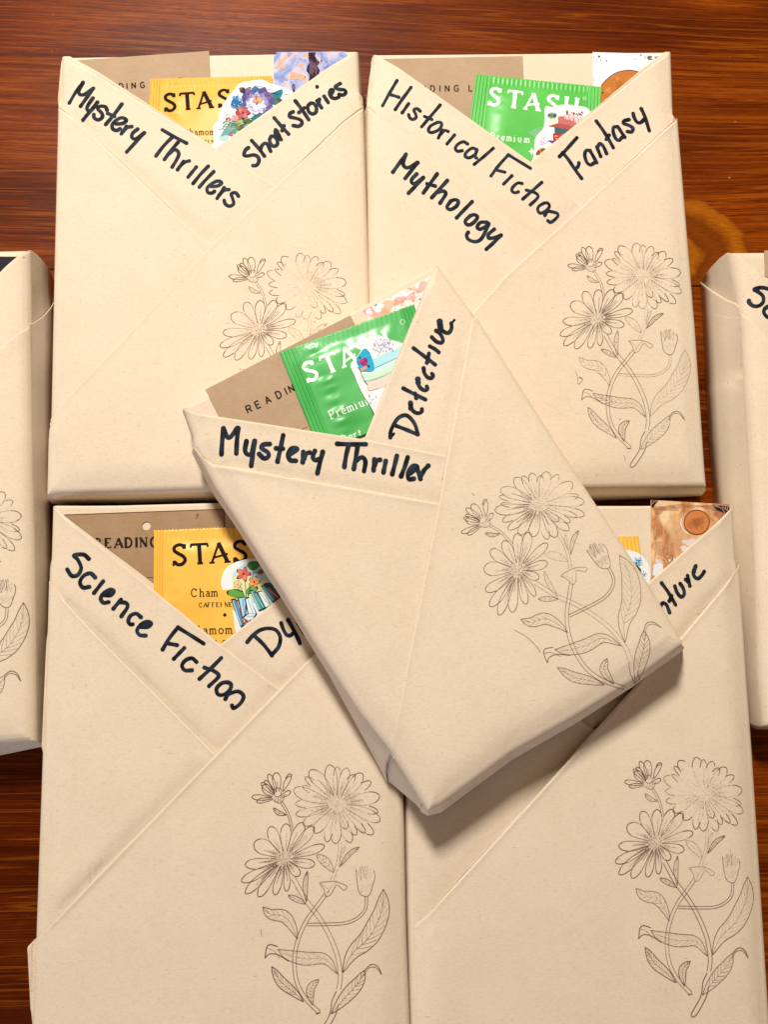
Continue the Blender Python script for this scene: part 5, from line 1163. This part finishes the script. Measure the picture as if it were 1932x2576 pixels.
PL(D5, [(1000, 672), (1130, 622), (1095, 690), (1020, 712)], (.86, .62, .56), 2); ink.stroke([D5(1003, 690), D5(1015, 712), D5(1060, 700)], 1.2, (.40, .12, .10), 3); PL(D5, [(1015, 715), (1090, 695), (1045, 790)], (.88, .82, .86), 1)
PL(D5, [(945, 545), (955, 510), (985, 492), (1015, 510), (1040, 600), (985, 610), (960, 600)], (.03, .38, .60), 4, True)
for x, y, r, col in [(985, 562, 22, (.28, .02, .16)), (975, 555, 12, (.50, .06, .28)), (995, 575, 12, (.42, .04, .22)), (965, 540, 6, (.01, .08, .16)), (1010, 585, 7, (.01, .06, .14)), (955, 585, 7, (.40, .70, .85)), (1000, 530, 6, (.05, .50, .50))]: ink.blob(*D5(x, y), r*.48, col, 5)
PL(D5, [(965, 598), (1000, 580), (1005, 595), (970, 612)], (.66, .34, .22), 6); ink.stroke([D5(955, 560), D5(965, 600), D5(985, 655), D5(1005, 680)], 1.4, (.02, .03, .04), 6)
for p in [[(1060, 530), (1075, 500), (1100, 470), (1125, 462)], [(1075, 500), (1060, 470), (1045, 445)], [(1090, 482), (1120, 490), (1140, 500)], [(1070, 510), (1045, 500), (1030, 490)]]: ink.stroke([D5(*q) for q in p], 1.0, (.30, .30, .42), 2)
for k in range(70): ink.blob(*D5(1035+rnd.random()*105, 440+rnd.random()*70), .7+rnd.random()*.9, rnd.choice([(.42, .25, .72), (.60, .45, .85), (.30, .30, .60)]), 3, 6)
for k in range(20): ink.blob(*D5(1010+rnd.random()*40, 720+rnd.random()*70), .7+rnd.random()*1.4, rnd.choice([(.25, .30, .50), (.60, .60, .75)]), 3, 6)
ink.done('printed_picture', PRINT, r_)

# ------------------------------------------------------------------ scratches, dents and crumbs of the table
def table_marks():
    bm0 = bmesh.new(); vs = [bm0.verts.new(v) for v in ((-1, -1, 0), (1, -1, 0), (1, 1, 0), (-1, 1, 0))]; bm0.faces.new(vs)
    ink = Ink([BVHTree.FromBMesh(bm0)]); bm0.free()
    SC = (.42, .17, .04, .55)
    Z = lambda x, y: (x/3.318, y/3.318)
    for p, w_, a in [([(0, 580), (150, 575), (330, 545), (500, 505), (700, 440), (880, 365), (980, 335), (1150, 258), (1300, 180)], 1.3, .55), ([(20, 225), (60, 160), (110, 95), (150, 55)], 1.5, .6), ([(875, 60), (878, 250), (880, 470)], 1.4, .28), ([(230, 1180), (240, 1240), (300, 1330)], 1.2, .25)]:
        ink.stroke([Z(*q) for q in p], w_, (*SC[:3], a), taper=.7, step=8)
    Y = lambda x, y: (1100+x/1.994, y/1.994)
    for p, w_, a in [([(370, 40), (390, 60)], 3, .6), ([(725, 0), (730, 18)], 2.6, .5), ([(130, 190), (132, 270)], 1.2, .4), ([(212, 200), (214, 245)], 1.0, .3), ([(890, 195), (888, 205)], 1.6, .6), ([(650, 140), (668, 143)], 4, .6), ([(755, 183), (768, 186)], 2.8, .7), ([(985, 165), (990, 180)], 1, .5)]:
        ink.stroke([Y(*q) for q in p], w_, (.62, .42, .22, a), taper=.5)
    X = lambda x, y: (1640+x/3.352, 100+y/3.352)
    for x, y, r in [(706, 690, 8), (545, 1190, 6), (565, 1238, 8), (655, 1163, 9), (682, 1615, 4), (855, 1210, 5), (560, 595, 5), (120, 20, 0)]:
        if r: ink.blob(*X(x, y), r/3.352, (.62, .50, .34, .8), jit=.3, ry=r*.6/3.352)
    for p in [[(380, 1150), (430, 1145)], [(680, 880), (800, 876), (900, 878)], [(780, 1490), (830, 1482)], [(400, 1190), (460, 1200)], [(720, 1110), (860, 1112), (975, 1108)], [(330, 222), (420, 216)], [(560, 600), (590, 592)], [(370, 1222), (420, 1215)]]:
        ink.stroke([X(*q) for q in p], 1.6, (.46, .22, .06, .5), taper=.6)
    ink.blob(128, 128, 1.7, (.85, .8, .7)); ink.blob(133, 36, 1.6, (.6, .42, .2)); ink.blob(5, 449, 8, (.16, .10, .02, .6), ry=4, jit=.3); ink.blob(113, 333, 1.6, (.55, .35, .15))
    for k in range(40): ink.blob(rnd.random()*1932, rnd.random()*130, .5+rnd.random()*.9, (.55, .36, .18, .5), n=6)
    for k in range(70): ink.blob(1700+rnd.random()*232, rnd.random()*640, .5+rnd.random()*.8, (.50, .30, .14, .5), n=6)
    for k in range(26): ink.blob(rnd.random()*130, 100+rnd.random()*520, .5+rnd.random()*.8, (.50, .30, .14, .45), n=6)
    for k in range(14): ink.blob(rnd.random()*90, 1920+rnd.random()*640, .5+rnd.random()*.8, (.45, .25, .12, .45), n=6)
    o = ink.done('scratch_marks', PRINT, table); o['kind'] = 'stuff'
table_marks()
